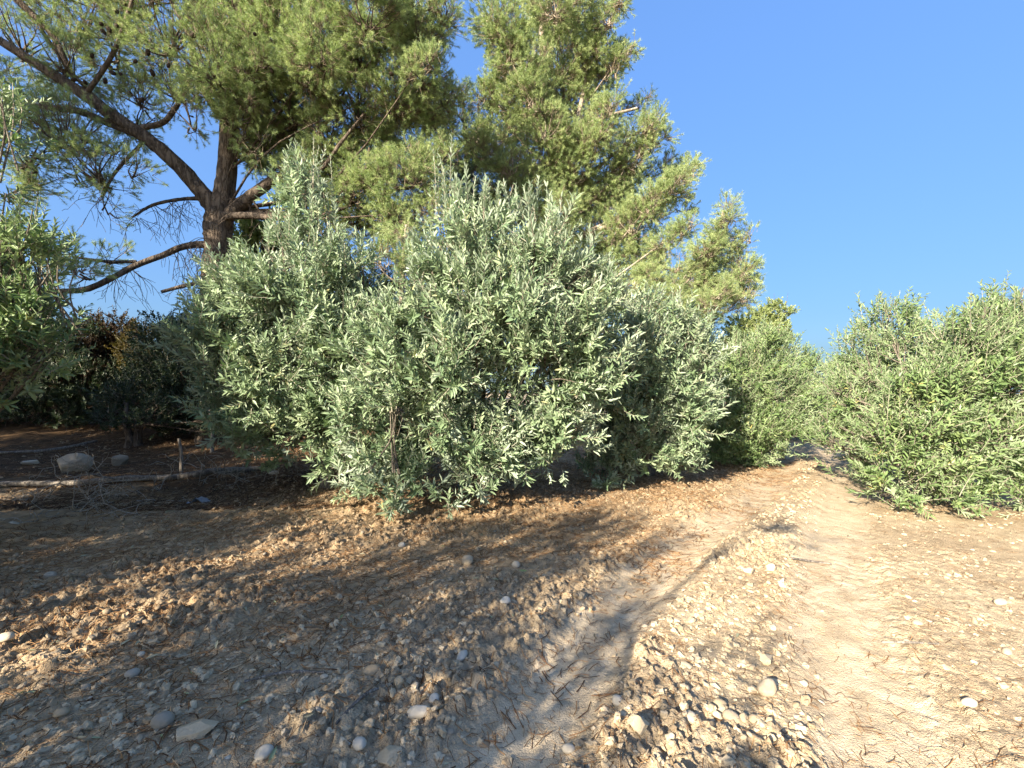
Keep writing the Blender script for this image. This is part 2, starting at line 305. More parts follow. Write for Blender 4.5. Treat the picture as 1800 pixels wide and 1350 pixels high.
# ------------------------------------------------------------------ ground
def axis(a, b, step, lo, hi, grow=1.09):
    mid = np.arange(a, b + step / 2, step); up = []; dn = []
    s = step; x = mid[-1]
    while x < hi: s = min(s * grow, 40); x += s; up.append(x)
    s = step; x = mid[0]
    while x > lo: s = min(s * grow, 40); x -= s; dn.append(x)
    return np.concatenate([dn[::-1], mid, up])
def build_ground():
    gx = axis(-3.4, 4.4, .0125, -500, 500, 1.06); gy = axis(1.2, 4.2, .0115, -60, 700, 1.035)
    X, Y = np.meshgrid(gx, gy); Z = ground_h(X, Y)
    nx, ny = len(gx), len(gy)
    a, b = ruts(X, Y)
    track = np.clip(np.maximum(a, b), 0, 1)
    right_of = signed_line(X, Y, LEFT_RUT)
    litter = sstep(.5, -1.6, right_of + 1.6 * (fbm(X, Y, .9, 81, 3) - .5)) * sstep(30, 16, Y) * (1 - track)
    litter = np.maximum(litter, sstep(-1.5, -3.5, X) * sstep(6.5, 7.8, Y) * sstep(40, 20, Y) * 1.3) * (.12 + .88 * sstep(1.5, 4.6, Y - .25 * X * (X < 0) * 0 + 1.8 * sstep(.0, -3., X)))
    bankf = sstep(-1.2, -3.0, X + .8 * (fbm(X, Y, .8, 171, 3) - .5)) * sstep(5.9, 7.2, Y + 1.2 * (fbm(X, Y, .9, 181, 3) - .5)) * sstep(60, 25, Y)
    vid = np.arange(nx * ny).reshape(ny, nx)
    Q = np.stack([vid[:-1, :-1], vid[:-1, 1:], vid[1:, 1:], vid[1:, :-1]], -1).reshape(-1, 4)
    cx, cy = X.ravel()[Q].mean(1), Y.ravel()[Q].mean(1)
    tr = (signed_line(cx, cy, LEFT_RUT) > -.38) & (signed_line(cx, cy, RIGHT_RUT) < .45) & (cy > -2) & (cy < 43)
    V = np.stack([X, Y, Z], -1).reshape(-1, 3)
    for name, mask in (('ground', ~tr), ('dirt_track', tr)):
        use = np.unique(Q[mask]); remap = np.zeros(nx * ny, np.int64); remap[use] = np.arange(len(use))
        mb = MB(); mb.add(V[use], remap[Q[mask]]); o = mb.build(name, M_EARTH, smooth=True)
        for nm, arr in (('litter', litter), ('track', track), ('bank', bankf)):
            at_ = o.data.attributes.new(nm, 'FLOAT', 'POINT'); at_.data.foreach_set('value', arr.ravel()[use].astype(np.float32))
        o['kind'] = 'structure'
build_ground()

# ------------------------------------------------------------------ stones, clods, litter
def ico():
    p = (1 + 5 ** .5) / 2
    v = norm(np.array([(-1, p, 0), (1, p, 0), (-1, -p, 0), (1, -p, 0), (0, -1, p), (0, 1, p), (0, -1, -p), (0, 1, -p), (p, 0, -1), (p, 0, 1), (-p, 0, -1), (-p, 0, 1)], float))
    f = np.array([(0, 11, 5), (0, 5, 1), (0, 1, 7), (0, 7, 10), (0, 10, 11), (1, 5, 9), (5, 11, 4), (11, 10, 2), (10, 7, 6), (7, 1, 8), (3, 9, 4), (3, 4, 2), (3, 2, 6), (3, 6, 8), (3, 8, 9), (4, 9, 5), (2, 4, 11), (6, 2, 10), (8, 6, 7), (9, 8, 1)])
    return v, f
def subdiv(v, f):
    e = {}; v = list(map(tuple, v)); out = []
    def mid(a, b):
        k = (min(a, b), max(a, b))
        if k not in e:
            q = norm(np.array(v[a]) + np.array(v[b])); e[k] = len(v); v.append(tuple(q))
        return e[k]
    for a, b, c in f:
        x, y, z = mid(a, b), mid(b, c), mid(c, a); out += [(a, x, z), (b, y, x), (c, z, y), (x, y, z)]
    return np.array(v), np.array(out)
ICO0 = ico(); ICO1 = subdiv(*ICO0); ICO2 = subdiv(*ICO1); ICO3 = subdiv(*ICO2)
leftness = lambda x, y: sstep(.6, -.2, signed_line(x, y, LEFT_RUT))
def scatter_lumps(name, n, mat, smin, smax, dens, label, rng, shape, flat=(.45, .8), rough=.18, area=(-4.6, 6.4, 1.25, 9), power=3., smooth=True):
    V0, F0 = shape; xs = rng.uniform(area[0], area[1], n * 6); ys = area[2] + (area[3] - area[2]) * rng.uniform(0, 1, n * 6) ** 1.6
    ok = (rng.uniform(size=n * 6) < dens(xs, ys)) & (np.abs(xs) < 1.35 * ys + .4); xs, ys = xs[ok][:n], ys[ok][:n]; n = len(xs)
    s = smin + (smax - smin) * rng.uniform(0, 1, n) ** power
    sc_ = np.stack([s * rng.uniform(.8, 1.35, n), s * rng.uniform(.65, 1, n), s * rng.uniform(*flat, n)], -1) * rng.uniform(.75, 1.1, (n, 1))
    R = 1 + rough * rng.normal(size=(n, len(V0))); P = V0[None] * R[..., None]
    if rough > .1: P = np.sign(P) * np.abs(P) ** .85
    P = P * sc_[:, None]
    a = rng.uniform(0, 6.28, n); ca, sa = np.cos(a)[:, None], np.sin(a)[:, None]; tl = rng.normal(0, .25, (n, 1))
    x = P[..., 0] * ca - P[..., 1] * sa; y = P[..., 0] * sa + P[..., 1] * ca; z = P[..., 2] + x * tl
    g = ground_h(xs, ys)
    V = np.stack([x + xs[:, None], y + ys[:, None], z + (g + sc_[:, 2] * rng.uniform(-.5, .2, n))[:, None]], -1)
    f = (F0[None] + (np.arange(n) * len(V0))[:, None, None]).reshape(-1, 3)
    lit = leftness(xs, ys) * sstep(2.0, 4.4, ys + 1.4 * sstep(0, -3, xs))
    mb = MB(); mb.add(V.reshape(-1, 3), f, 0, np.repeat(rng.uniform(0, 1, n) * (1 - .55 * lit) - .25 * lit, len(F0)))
    return tag(mb.build(name, mat, smooth=smooth), label, 'stones', kind='stuff')
def track_free(x, y, k=.97): a, b = ruts(x, y); return 1 - k * np.maximum(a, b)
patchy = lambda x, y: sstep(.3, .62, fbm(x, y, 1.6, 91, 3))
rg = np.random.default_rng(21)
midness = lambda x, y: sstep(.1, .5, signed_line(x, y, LEFT_RUT)) * sstep(.0, .3, -signed_line(x, y, RIGHT_RUT))
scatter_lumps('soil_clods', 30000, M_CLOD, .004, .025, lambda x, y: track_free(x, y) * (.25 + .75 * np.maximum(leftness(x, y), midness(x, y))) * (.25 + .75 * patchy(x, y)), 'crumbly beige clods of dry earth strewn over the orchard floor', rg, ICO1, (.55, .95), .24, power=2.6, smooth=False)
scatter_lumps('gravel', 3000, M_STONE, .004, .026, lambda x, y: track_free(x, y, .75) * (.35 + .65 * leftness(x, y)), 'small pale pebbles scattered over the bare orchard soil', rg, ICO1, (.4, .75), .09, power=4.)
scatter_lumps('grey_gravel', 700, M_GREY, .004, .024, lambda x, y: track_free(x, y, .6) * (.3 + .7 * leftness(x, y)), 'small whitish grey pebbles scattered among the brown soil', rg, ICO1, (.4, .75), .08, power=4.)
def scatter_strands(name, n, mat, lmin, lmax, w, dens, label, rng, K=3, bend=.2, area=(-5.5, 6.4, 1.25, 11), lift=.012, clump=0):
    m = n * 5; xs = rng.uniform(area[0], area[1], m); ys = area[2] + (area[3] - area[2]) * rng.uniform(0, 1, m) ** 1.5
    if clump:
        c = rng.integers(0, max(1, m // clump), m); xs = xs[c] + rng.normal(0, .07, m); ys = ys[c] + rng.normal(0, .07, m)
    ok = (rng.uniform(size=m) < dens(xs, ys)) & (np.abs(xs) < 1.35 * ys + .4); xs, ys = xs[ok][:n], ys[ok][:n]; n = len(xs)
    a = rng.uniform(0, 6.28, n) ; L = rng.uniform(lmin, lmax, n); k = rng.normal(0, bend, n)
    t = np.linspace(-.5, .5, K)
    px = xs[:, None] + L[:, None] * (np.cos(a)[:, None] * t - np.sin(a)[:, None] * k[:, None] * t * t * 2)
    py = ys[:, None] + L[:, None] * (np.sin(a)[:, None] * t + np.cos(a)[:, None] * k[:, None] * t * t * 2)
    pz = ground_h(px, py) + rng.uniform(.1, 1, (n, 1)) * lift + rng.normal(0, .003, (n, K))
    C = np.stack([px, py, pz], -1); T = norm(np.gradient(C, axis=1)); S = norm(np.cross(T, np.array([0, 0, 1.])))
    ww = w * rng.uniform(.6, 1.3, (n, 1, 1)); U = np.cross(S, T) * ww * .8
    V = np.stack([C + S * ww, C + U, C - S * ww], 2)     # a small roof-shaped section
    b = (np.arange(n) * K * 3)[:, None, None]; i = np.arange(K - 1)[None, :, None] * 3; j = np.arange(2)[None, None]
    q = np.stack([b + i + j, b + i + j + 1, b + i + 3 + j + 1, b + i + 3 + j], -1).reshape(-1, 4)
    mb = MB(); mb.add(V.reshape(-1, 3), q, 0, np.repeat(rng.uniform(0, 1, n), 2 * (K - 1)))
    return tag(mb.build(name, mat), label, 'litter', kind='stuff')
litter_d = lambda x, y: np.clip(leftness(x, y) * (.2 + .8 * sstep(2.2, 4.6, y + 1.5 * sstep(0, -3, x))) * (.2 + 1.1 * sstep(.38, .6, fbm(x, y, 2.2, 101, 3))), 0, 1)
scatter_strands('needle_litter', 34000, M_NEEDLE, .05, .13, .0024, litter_d, 'reddish brown fallen pine needles under the olive row', rg)
scatter_strands('needle_clumps', 26000, M_NEEDLE, .025, .085, .0014, lambda x, y: .45 + .4 * midness(x, y) * sstep(6, 2, y) + .4 * leftness(x, y), 'dry brown needle tufts caught on the track surface', rg, clump=26)
bank = lambda x, y: sstep(-1.5, -3.5, x) * (.3 + .7 * sstep(.35, .6, fbm(x, y, 1.1, 131, 3)))
scatter_strands('bank_litter', 22000, M_HUMUS, .06, .2, .0045, bank, 'dark brown needles and leaf litter on the shaded bank', rg, area=(-12, -1.5, 5.5, 14), lift=.02)
scatter_lumps('bank_rubble', 1600, M_CLOD, .006, .04, bank, 'small stones and clods on the shaded bank', rg, ICO1, (.5, .9), .14, area=(-12, -1.5, 5.5, 14), power=3., smooth=False)
scatter_strands('twig_litter', 480, M_LITTERTWIG, .05, .24, .0017, lambda x, y: .3 + .7 * leftness(x, y), 'thin dark dry twigs lying across the soil', rg, K=5, bend=.35)

def fallen_leaves(n=700):
    xs = rg.uniform(-4.5, 6, n * 4); ys = 1.3 + 7.5 * rg.uniform(0, 1, n * 4) ** 1.5; ok = (np.abs(xs) < 1.35 * ys) & (rg.uniform(size=n * 4) < .15 + .85 * leftness(xs, ys)); xs, ys = xs[ok][:n], ys[ok][:n]; n = len(xs)
    p = np.stack([xs, ys, ground_h(xs, ys) + rg.uniform(.004, .016, n)], -1); a = rg.uniform(0, 6.28, n); d = norm(np.stack([np.cos(a), np.sin(a), rg.normal(0, .2, n)], -1)); nr = np.array([0, 0, 1.]) + rg.normal(0, .4, (n, 3))
    mb = MB(); L = rg.uniform(.03, .075, n); leaves(mb, p, d, nr, L, L * .24, 0, rg.uniform(0, 1, n)); tag(mb.build('fallen_leaves', leaf_mat('fallen_olive_leaf', [(0, (.16, .12, .07)), (.5, (.27, .23, .14)), (.8, (.34, .33, .22)), (1, (.20, .26, .10))], None, .6, .3, .05)), 'dry olive leaves fallen on the soil', 'litter', kind='stuff')
fallen_leaves()
def stone(px, py, w, asp, hgt, mat, var, label, seed, rot=0., sink=.25, rough=.06, flatten=False, name='stone'):
    """one stone lying where the photo's pixel meets the ground; w its width in photo pixels"""
    x, y = on_ground(px, py); s = w / F * y / 2; r = np.random.default_rng(seed)
    V, Fc = ICO3 if w > 26 else ICO2
    q = V.copy(); k = r.normal(size=(7, 3)); ph = r.uniform(0, 6.28, 7)
    disp = sum(np.sin((q @ kk) * 2.1 + p) for kk, p in zip(k, ph)) / 7
    q = q * (1 + rough * 3 * disp)[:, None] * (1 + rough * .25 * r.normal(size=(len(q), 1)))
    if flatten:
        for _ in range(15):                               # chip facets off
            n_ = norm(r.normal(size=3)); lim = r.uniform(.5, .84); d = q @ n_; q = q - np.where(d > lim, d - lim, 0)[:, None] * n_
    q = q * np.array([s, s * asp, s * hgt]); c, sn = math.cos(rot), math.sin(rot)
    q = np.stack([q[:, 0] * c - q[:, 1] * sn, q[:, 0] * sn + q[:, 1] * c, q[:, 2]], -1)
    z = gz(x, y); o = np.array([x, y, z]); mb = MB(); mb.add(q + o + np.array([0, 0, s * hgt * (1 - 2 * sink)]), Fc, 0, np.full(len(Fc), var))
    ob = mb.build(name, mat, smooth=not flatten, origin=o)
    return tag(ob, label, 'stone', 'stones lying on the orchard floor')
S = stone
S(128, 832, 60, .6, .72, M_GREY, .35, 'big pale grey boulder behind the fallen log', 1, .2, .22, .10, True, 'boulder')
S(53, 818, 27, .6, .45, M_GREY, .75, 'pale pointed stone left of the big grey boulder', 2, .5, .2, .08, True)
S(212, 818, 28, .8, .9, M_GREY, -.15, 'dark grey rock behind the log with roots hanging below', 3, .2, .2, .10, True, 'rock')
S(482, 836, 17, .6, .6, M_GREY, .8, 'small whitish stone at the far end of the fallen log', 4, .3)
S(455, 806, 14, .8, .7, M_GREY, .3, 'rounded grey stone in the shade behind the log', 5)
S(822, 994, 20, .85, .95, M_STONE, .62, 'round orange tan stone alone in front of the olive', 6, 0, .12)
S(907, 998, 15, .9, .85, M_GREY, .5, 'small round grey stone right of the orange tan one', 7)
S(888, 1070, 20, .9, .6, M_GREY, .95, 'white wedge stone in the litter nearer than the tan stone', 8, .8, .15, .10)
S(812, 1165, 17, 1.9, .7, M_GREY, .9, 'white upright tooth shaped pebble in grey clods', 9, -.3, .2)
S(653, 1189, 32, .7, .62, M_STONE, .25, 'smooth brownish stone half sunk in grey clods', 10, .4, .3)
S(286, 1280, 36, .85, .75, M_GREY, .18, 'round grey cobble beside the flat clod', 11, .2, .2)
S(345, 1294, 72, .7, .42, M_CLOD, .55, 'wide flat slab of dried mud near the frame bottom', 12, .1, .3, .13, True)
S(763, 1238, 19, 1.1, .7, M_GREY, 1., 'white oval pebble above the long white stone', 13)
S(738, 1264, 42, .45, .45, M_GREY, .85, 'long white knuckle shaped stone in grey clods', 14, .1, .2, .11)
S(632, 1327, 24, 1., .75, M_GREY, .85, 'egg shaped white pebble at the bottom edge', 15, .5)
S(464, 1334, 30, .9, .75, M_GREY, .8, 'larger white egg shaped cobble at the bottom edge', 16, .7)
S(685, 1338, 60, .7, .5, M_CLOD, .5, 'broad grey brown mud slab at the bottom edge', 17, .2, .35, .12, True)
S(233, 1190, 22, .8, .7, M_GREY, .35, 'oval grey pebble between two sunlit streaks', 18, .5)
S(1350, 1231, 34, .75, .85, M_STONE, .8, 'sunlit cream stone casting a dark shadow on the track', 19, .3, .15, .09)
S(1348, 1172, 30, .8, .7, M_CLOD, .8, 'sunlit tan lump of earth above the cream stone', 20, .2, .25, .11, True)
S(1316, 1016, 24, .8, .6, M_CLOD, .95, 'farther pale lump on the ridge between the tracks', 22, 0, .3, .09, True)
S(1356, 1013, 26, .7, .7, M_CLOD, .9, 'pale lump with a dark gap beside it on the ridge', 23, .4, .2, .1, True)
S(1284, 1276, 26, .8, .7, M_STONE, .75, 'sunlit cream pebble left of a round tan pebble', 24, -.4)
S(1327, 1277, 20, .9, .8, M_STONE, .55, 'round tan pebble next to the cream pebble', 25)
S(1213, 1286, 24, .9, .7, M_STONE, .9, 'pale pebble at the edge of the shadow on the track', 26, .4)
S(1264, 1251, 26, .7, .6, M_STONE, .4, 'brown grey pebble just inside the shadow edge', 27, .1)
S(1125, 1310, 46, .8, .7, M_CLOD, .6, 'big broken clod by the frame bottom in half shade', 28, .3, .25, .13, True, 'clod')
S(1086, 1250, 20, 1.1, .8, M_GREY, .75, 'whitish stone standing on needles in the track', 29, .7)
S(1000, 1325, 24, .7, .6, M_GREY, .7, 'pale flat pebble on the dusty left wheel track', 30, .1)
S(1704, 1248, 26, .6, .6, M_STONE, .9, 'pale pebble in full sun near the right edge', 31, .1)
S(1758, 1062, 24, .6, .5, M_STONE, .8, 'flat cream stone below the right hand olive', 32, .2)
S(1612, 1100, 20, .7, .5, M_STONE, .7, 'small cream stone beside the right wheel track', 33, .2)
S(88, 1016, 20, .7, .6, M_GREY, .3, 'grey pebble in deep shade near the left edge', 34)
S(22, 925, 20, .6, .5, M_GREY, .7, 'whitish pebble in shade below the root tangle', 35)
S(10, 1146, 26, .7, .6, M_STONE, .85, 'cream stone in a sun streak at the left edge', 36)
S(248, 1155, 13, .8, .7, M_GREY, .6, 'small bluish grey pebble below the long sun streak', 37)
S(706, 962, 13, .8, .8, M_GREY, .8, 'tiny white pebble left of the orange tan stone', 38)
S(108, 1262, 22, .8, .6, M_STONE, .3, 'brown pebble low in the shaded corner', 39, .5)
S(1770, 1150, 22, .6, .5, M_STONE, .75, 'cream slab tilted in the sunny gravel at right', 40, .5)
def scrap():
    x, y = on_ground(350, 885); r = np.random.default_rng(5); n = 9
    u, v = np.meshgrid(np.linspace(-.5, .5, n), np.linspace(-.5, .5, n)); w = 26 / F * y
    top = np.stack([x + u * w * 1.2, y + v * w * .7, gz(x, y) + .012 + .05 * np.exp(-((u - .05) / .25) ** 2) * (1 - v * .3) + .008 * r.normal(size=u.shape)], -1).reshape(-1, 3)
    ix = np.arange(n * n).reshape(n, n); q = np.stack([ix[:-1, :-1], ix[:-1, 1:], ix[1:, 1:], ix[1:, :-1]], -1).reshape(-1, 4)
    mb = MB(); mb.add(np.vstack([top, top - [0, 0, .006]]), np.vstack([q, (q + n * n)[:, ::-1]]), 0)
    tag(mb.build('plastic_scrap', M_PLASTIC), 'small crumpled slate blue scrap on the ground in front of the log', 'scrap')
scrap()

# ------------------------------------------------------------------ olives
def clump_bases(lobes, rng, per, back=.0):
    """shoot bases spread through lobes: list of (centre, radius, weight)"""
    B, Dv = [], []
    for c, r, w in lobes:
        n = int(per * r * r * w); ns = max(3, int(34 * r * r * (.6 + .4 * w)) + 2)
        sd = sphere_dirs(ns, rng); sub = c + sd * (r * .86 * rng.uniform(.25, 1.0, ns) ** .6)[:, None] * np.array([1, 1, 1.05]); rs = rng.uniform(.11, .24, ns) * min(1.4, .75 + .4 * r)
        k = rng.integers(0, ns, n); ax = norm(sd * .65 + np.array([0, 0, .6]) + rng.normal(0, .25, (ns, 3)))
        d = norm(ax[k] + rng.normal(0, .48, (n, 3))); B.append(sub[k] + (d - ax[k]) * rs[k][:, None] * .8 + rng.normal(0, 1, (n, 3)) * rs[k][:, None] * .45 - ax[k] * rs[k][:, None] * .4); Dv.append(d)
    return np.concatenate(B), np.concatenate(Dv)
def olive(label, base, lobes, seed, leaf=.105, per=150, mat=M_OLIVE, M=20, slen=(.2, .42), spires=(), low=(), trunks=3, group='olive trees of the orchard', wid=.27, name='olive_tree', cat='olive tree', bark=M_OBARK):
    rng = np.random.default_rng(seed); base = np.array([base[0], base[1], gz(base[0], base[1])])
    root = empty(name, base, label, cat, group)
    lobes = [(np.asarray(c, float), r, w) for c, r, w in lobes]
    tk = MB(); fork = base + np.array([0, 0, .55]); cm = np.mean([c for c, _, _ in lobes], 0)
    for k in range(trunks):
        a = k * 6.28 / trunks + rng.uniform(0, 1); off = np.array([math.cos(a), math.sin(a), 0]) * .07 * (trunks > 1)
        P = [(*(base + off * 1.3 - [0, 0, .15]), .13), (*(base + off + [0, 0, .25]), .085), (*(fork + off * 2), .07), (*(fork + off * 4 + [0, 0, .5] + (cm - fork) * [.2, .2, .1]), .045)]
        tube(tk, smooth_path(P, 14), 9, 0, .07, rng)
    for c, r, w in lobes:
        s = fork + rng.normal(0, .05, 3); m1 = s + (c - s) * .5 + np.array([0, 0, .15 * rng.uniform(-.3, 1)]) + rng.normal(0, .08, 3)
        L = np.linalg.norm(c - s); r0 = .010 + .009 * min(L, 2.)
        tube(tk, smooth_path([(*s, r0), (*m1, r0 * .7), (*c, r0 * .4), (*(c + (c - m1) * .3 + [0, 0, r * .3]), .004)], 10), 6, 0, .05, rng)
        for _ in range(int(4 + 10 * r)):
            t = rng.uniform(.45, 1); p = m1 + (c - m1) * t; d = sphere_dirs(1, rng)[0]; e = c + d * r * rng.uniform(.6, 1) + [0, 0, .1]
            tube(tk, smooth_path([(*p, .009), (*((p + e) / 2 + rng.normal(0, .05, 3)), .007), (*e, .003)], 6), 4, 0, 0, rng)
    tr = tk; B, Dv = clump_bases(lobes, rng, per); ln = rng.uniform(*slen, len(B))
    ok = B[:, 2] > ground_h(B[:, 0], B[:, 1], False) + .12; B, Dv, ln = B[ok], Dv[ok], ln[ok]
    cr = MB(); shoots(cr, B, Dv, ln, rng, M, leaf, wid)
    for p, h, n in spires:                                  # tall upright water shoots
        p = np.asarray(p, float); bb = p + rng.normal(0, .09, (n, 3)) * [1, 1, .8]; dd = norm(np.array([0, 0, 1.]) + rng.normal(0, .10, (n, 3)))
        shoots(cr, bb, dd, h * rng.uniform(.5, 1.15, n), rng, int(M * 1.7), leaf * .8, wid, .08, 6, .006)
        for q in bb: tube(tk, smooth_path([(*(p - [0, 0, .6] + rng.normal(0, .1, 3)), .012), (*((p + q) / 2 - [0, 0, .25]), .009), (*q, .006)], 6), 4, 0, 0, rng)
    for p, r, n in low:                                     # suckers and hanging sprays near the ground
        p = np.asarray(p, float); bb = p + rng.normal(0, r * .5, (n, 3)); bb[:, 2] = np.maximum(bb[:, 2], ground_h(bb[:, 0], bb[:, 1], False) + .08)
        shoots(cr, bb, norm(sphere_dirs(n, rng) * [1, 1, .5] + [0, -.2, .25]), rng.uniform(.12, .25, n), rng, 14, leaf, wid)
        tube(tk, smooth_path([(*(fork + (p - fork) * .1), .012), (*((fork + p) / 2 + [0, 0, .15]), .009), (*p, .004)], 8), 5, 0, 0, rng)
    tr.build('trunk', [bark], root, True, base); cr.build('crown', [mat, M_TWIG], root, False, base)
    return root
def px_lobes(L, D, bulge=.6, back=.8, rng=None, bw=.35):
    """lobes given as (px, py, radius px[, depth offset]); inner lobes bulge to the viewer, a looser copy closes the far side"""
    c = np.array([l[:2] for l in L], float); cen = c.mean(0); sp = np.maximum(c.std(0), 30) * 1.9; out = []
    for l in L:
        e = np.hypot(*((np.array(l[:2]) - cen) / sp)); dz = -bulge * math.sqrt(max(0, 1 - min(e, 1) ** 2)) + (l[3] if len(l) > 3 else 0)
        d = D + dz; p = at(l[0], l[1], d); r = l[2] / F * d; out.append((p, r, 1.))
        if back > 0 and l[2] > 45: 
            q = p.copy(); q[1] = D + back - dz * .6; q[0] += (q[1] - d) * .25 * np.sign(p[0]); out.append((q, r * .9, bw))
    return out
T1 = [(538, 350, 36), (556, 410, 50), (500, 465, 66), (585, 485, 70), (430, 520, 75), (520, 560, 100), (410, 610, 80), (490, 660, 90), (600, 620, 100), (400, 690, 62), (440, 738, 52), (520, 740, 62), (622, 570, 72), (655, 575, 56), (372, 590, 36), (385, 560, 36), (470, 770, 40, .3), (590, 720, 60)]
olive('tall grey green olive with the single leftmost spire', (-2.75, 6.5), px_lobes(T1, 6.3, .6, .9), 101, .115, 500, M_OLIVE, 20, (.22, .42),
      [(at(525, 345, 6.2), .75, 7), (at(555, 345, 6.2), .7, 6), (at(585, 400, 6.2), .55, 6), (at(475, 430, 6.2), .45, 6), (at(610, 470, 5.9), .5, 5), (at(640, 480, 5.9), .4, 6), (at(390, 540, 6.2), .3, 6)],
      [(at(500, 800, 6.0), .16, 10), (at(560, 790, 5.9), .2, 16), (at(420, 770, 6.2), .16, 10)])
T2 = [(798, 392, 36), (848, 420, 52), (920, 435, 56), (820, 460, 85), (930, 480, 100), (1008, 498, 60), (775, 550, 78), (880, 560, 110), (1000, 570, 90), (720, 640, 95), (840, 660, 110), (960, 660, 100), (660, 740, 75), (700, 800, 66), (650, 825, 48), (840, 760, 80), (845, 812, 52), (905, 780, 56), (770, 730, 80), (1000, 730, 70), (1040, 650, 62), (960, 770, 52), (1060, 540, 40), (690, 590, 60), (650, 640, 60), (600, 800, 36)]
olive('widest silvery olive in the middle with leaves trailing on the soil', (-.45, 6.0), px_lobes(T2, 5.7, .75, .9), 102, .116, 520, M_OLIVE, 20, (.2, .40),
      [(at(790, 380, 5.5), .75, 8), (at(815, 385, 5.5), .5, 7), (at(850, 385, 5.5), .45, 7), (at(880, 390, 5.5), .5, 8), (at(935, 395, 5.5), .5, 9), (at(975, 425, 5.5), .4, 8), (at(750, 480, 5.5), .45, 7), (at(1040, 480, 5.6), .35, 8), (at(690, 730, 4.85), .3, 5)],
      [(at(650, 850, 4.95), .2, 20), (at(700, 870, 4.9), .14, 12), (at(610, 850, 5.0), .14, 10), (at(780, 868, 5.0), .13, 8), (at(850, 860, 5.1), .12, 7), (at(690, 895, 4.9), .06, 4), (at(785, 888, 4.95), .06, 4)], 4)
T3 = [(1170, 590, 48), (1130, 620, 70), (1200, 625, 62), (1100, 700, 80), (1180, 700, 80), (1225, 660, 45), (1150, 765, 70), (1080, 785, 55), (1190, 785, 46), (1060, 830, 36), (1130, 560, 40), (1220, 740, 40)]
olive('short olive between the widest olive and the smooth hedge like one', (2.35, 7.6), px_lobes(T3, 7.0, .5, .9), 103, .115, 500, M_OLIVE, 20, (.2, .4),
      [(at(1185, 580, 6.8), .55, 8), (at(1150, 580, 6.8), .4, 8), (at(1225, 600, 6.9), .35, 7), (at(1120, 575, 6.8), .35, 6)], [(at(1065, 855, 6.3), .14, 10), (at(1130, 810, 6.4), .15, 9), (at(1060, 880, 6.2), .08, 5)])
T4 = [(1300, 640, 55), (1350, 630, 55), (1290, 700, 70), (1360, 700, 65), (1250, 760, 60), (1310, 770, 75), (1370, 760, 50), (1330, 815, 42), (1270, 810, 38), (1390, 670, 35), (1260, 660, 40), (1230, 700, 45)]
olive('compact fine leaved olive right of the short one', (5.0, 10.0), px_lobes(T4, 9.2, .7, 1.3), 104, .095, 620, M_OLIVE2, 16, (.15, .32), [(at(1300, 600, 9.2), .25, 12), (at(1350, 592, 9.2), .25, 12)], [(at(1310, 830, 8.6), .3, 20)])
T5 = [(1390, 650, 42), (1425, 655, 36), (1400, 700, 45), (1435, 700, 36), (1415, 750, 40), (1390, 760, 30), (1440, 745, 26)]
olive('olive beyond the compact one where the left row meets the track', (9.0, 14.4), px_lobes(T5, 13.6, .7, 1.5), 105, .14, 260, M_OLIVE2, 14, (.2, .36), [], [], 2)
R1 = [(1780, 550, 44), (1720, 590, 50), (1790, 600, 75), (1690, 640, 70), (1760, 680, 90), (1640, 700, 75), (1830, 680, 90), (1580, 760, 62), (1680, 770, 85), (1780, 780, 85), (1560, 815, 48), (1620, 845, 55), (1690, 835, 45, .3), (1790, 840, 52), (1860, 760, 80), (1600, 690, 48), (1880, 620, 76), (1690, 885, 24), (1560, 870, 26), (1540, 770, 34)]
olive('big sunny olive at the right frame edge by the wheel track', (5.95, 6.0), px_lobes(R1, 5.7, .6, 1.0), 106, .088, 620, M_OLIVE2, 20, (.18, .4),
      [(at(1780, 535, 5.6), .22, 7), (at(1740, 560, 5.6), .2, 6), (at(1700, 575, 5.6), .22, 6)], [(at(1600, 885, 5.1), .16, 12), (at(1700, 900, 5.0), .13, 10), (at(1560, 850, 5.3), .15, 10), (at(1790, 870, 5.0), .2, 12)], 2)
R2 = [(1560, 570, 40), (1600, 590, 45), (1530, 620, 45), (1580, 650, 60), (1520, 690, 50), (1560, 730, 60), (1500, 745, 34), (1520, 790, 38), (1630, 620, 45), (1640, 700, 60)]
olive('loose topped olive behind the sunny one at right', (7.4, 9.0), px_lobes(R2, 8.3, .6, 1.1), 107, .10, 460, M_OLIVE2, 16, (.2, .42),
      [(at(1555, 560, 8.2), .45, 8), (at(1580, 560, 8.2), .4, 7), (at(1610, 580, 8.2), .4, 6), (at(1500, 610, 8.2), .3, 6)], [(at(1510, 800, 7.8), .2, 12)], 2)
R3 = [(1480, 665, 36), (1500, 690, 40), (1470, 710, 36), (1500, 740, 40), (1470, 755, 30), (1480, 780, 20)]
olive('distant olive closing the gap at the end of the track', (11.6, 15.0), px_lobes(R3, 14.6, .5, 1.2), 108, .14, 260, M_OLIVE2, 14, (.2, .36), [], [], 2)
L0 = [(20, 430, 45), (62, 450, 52), (20, 520, 70), (75, 530, 45), (35, 600, 58), (85, 600, 42), (30, 660, 40), (85, 655, 34), (-60, 500, 90), (-70, 620, 90), (0, 235, 30), (-40, 330, 50), (5, 175, 28), (-50, 230, 60), (-170, 430, 130), (-170, 580, 130)]
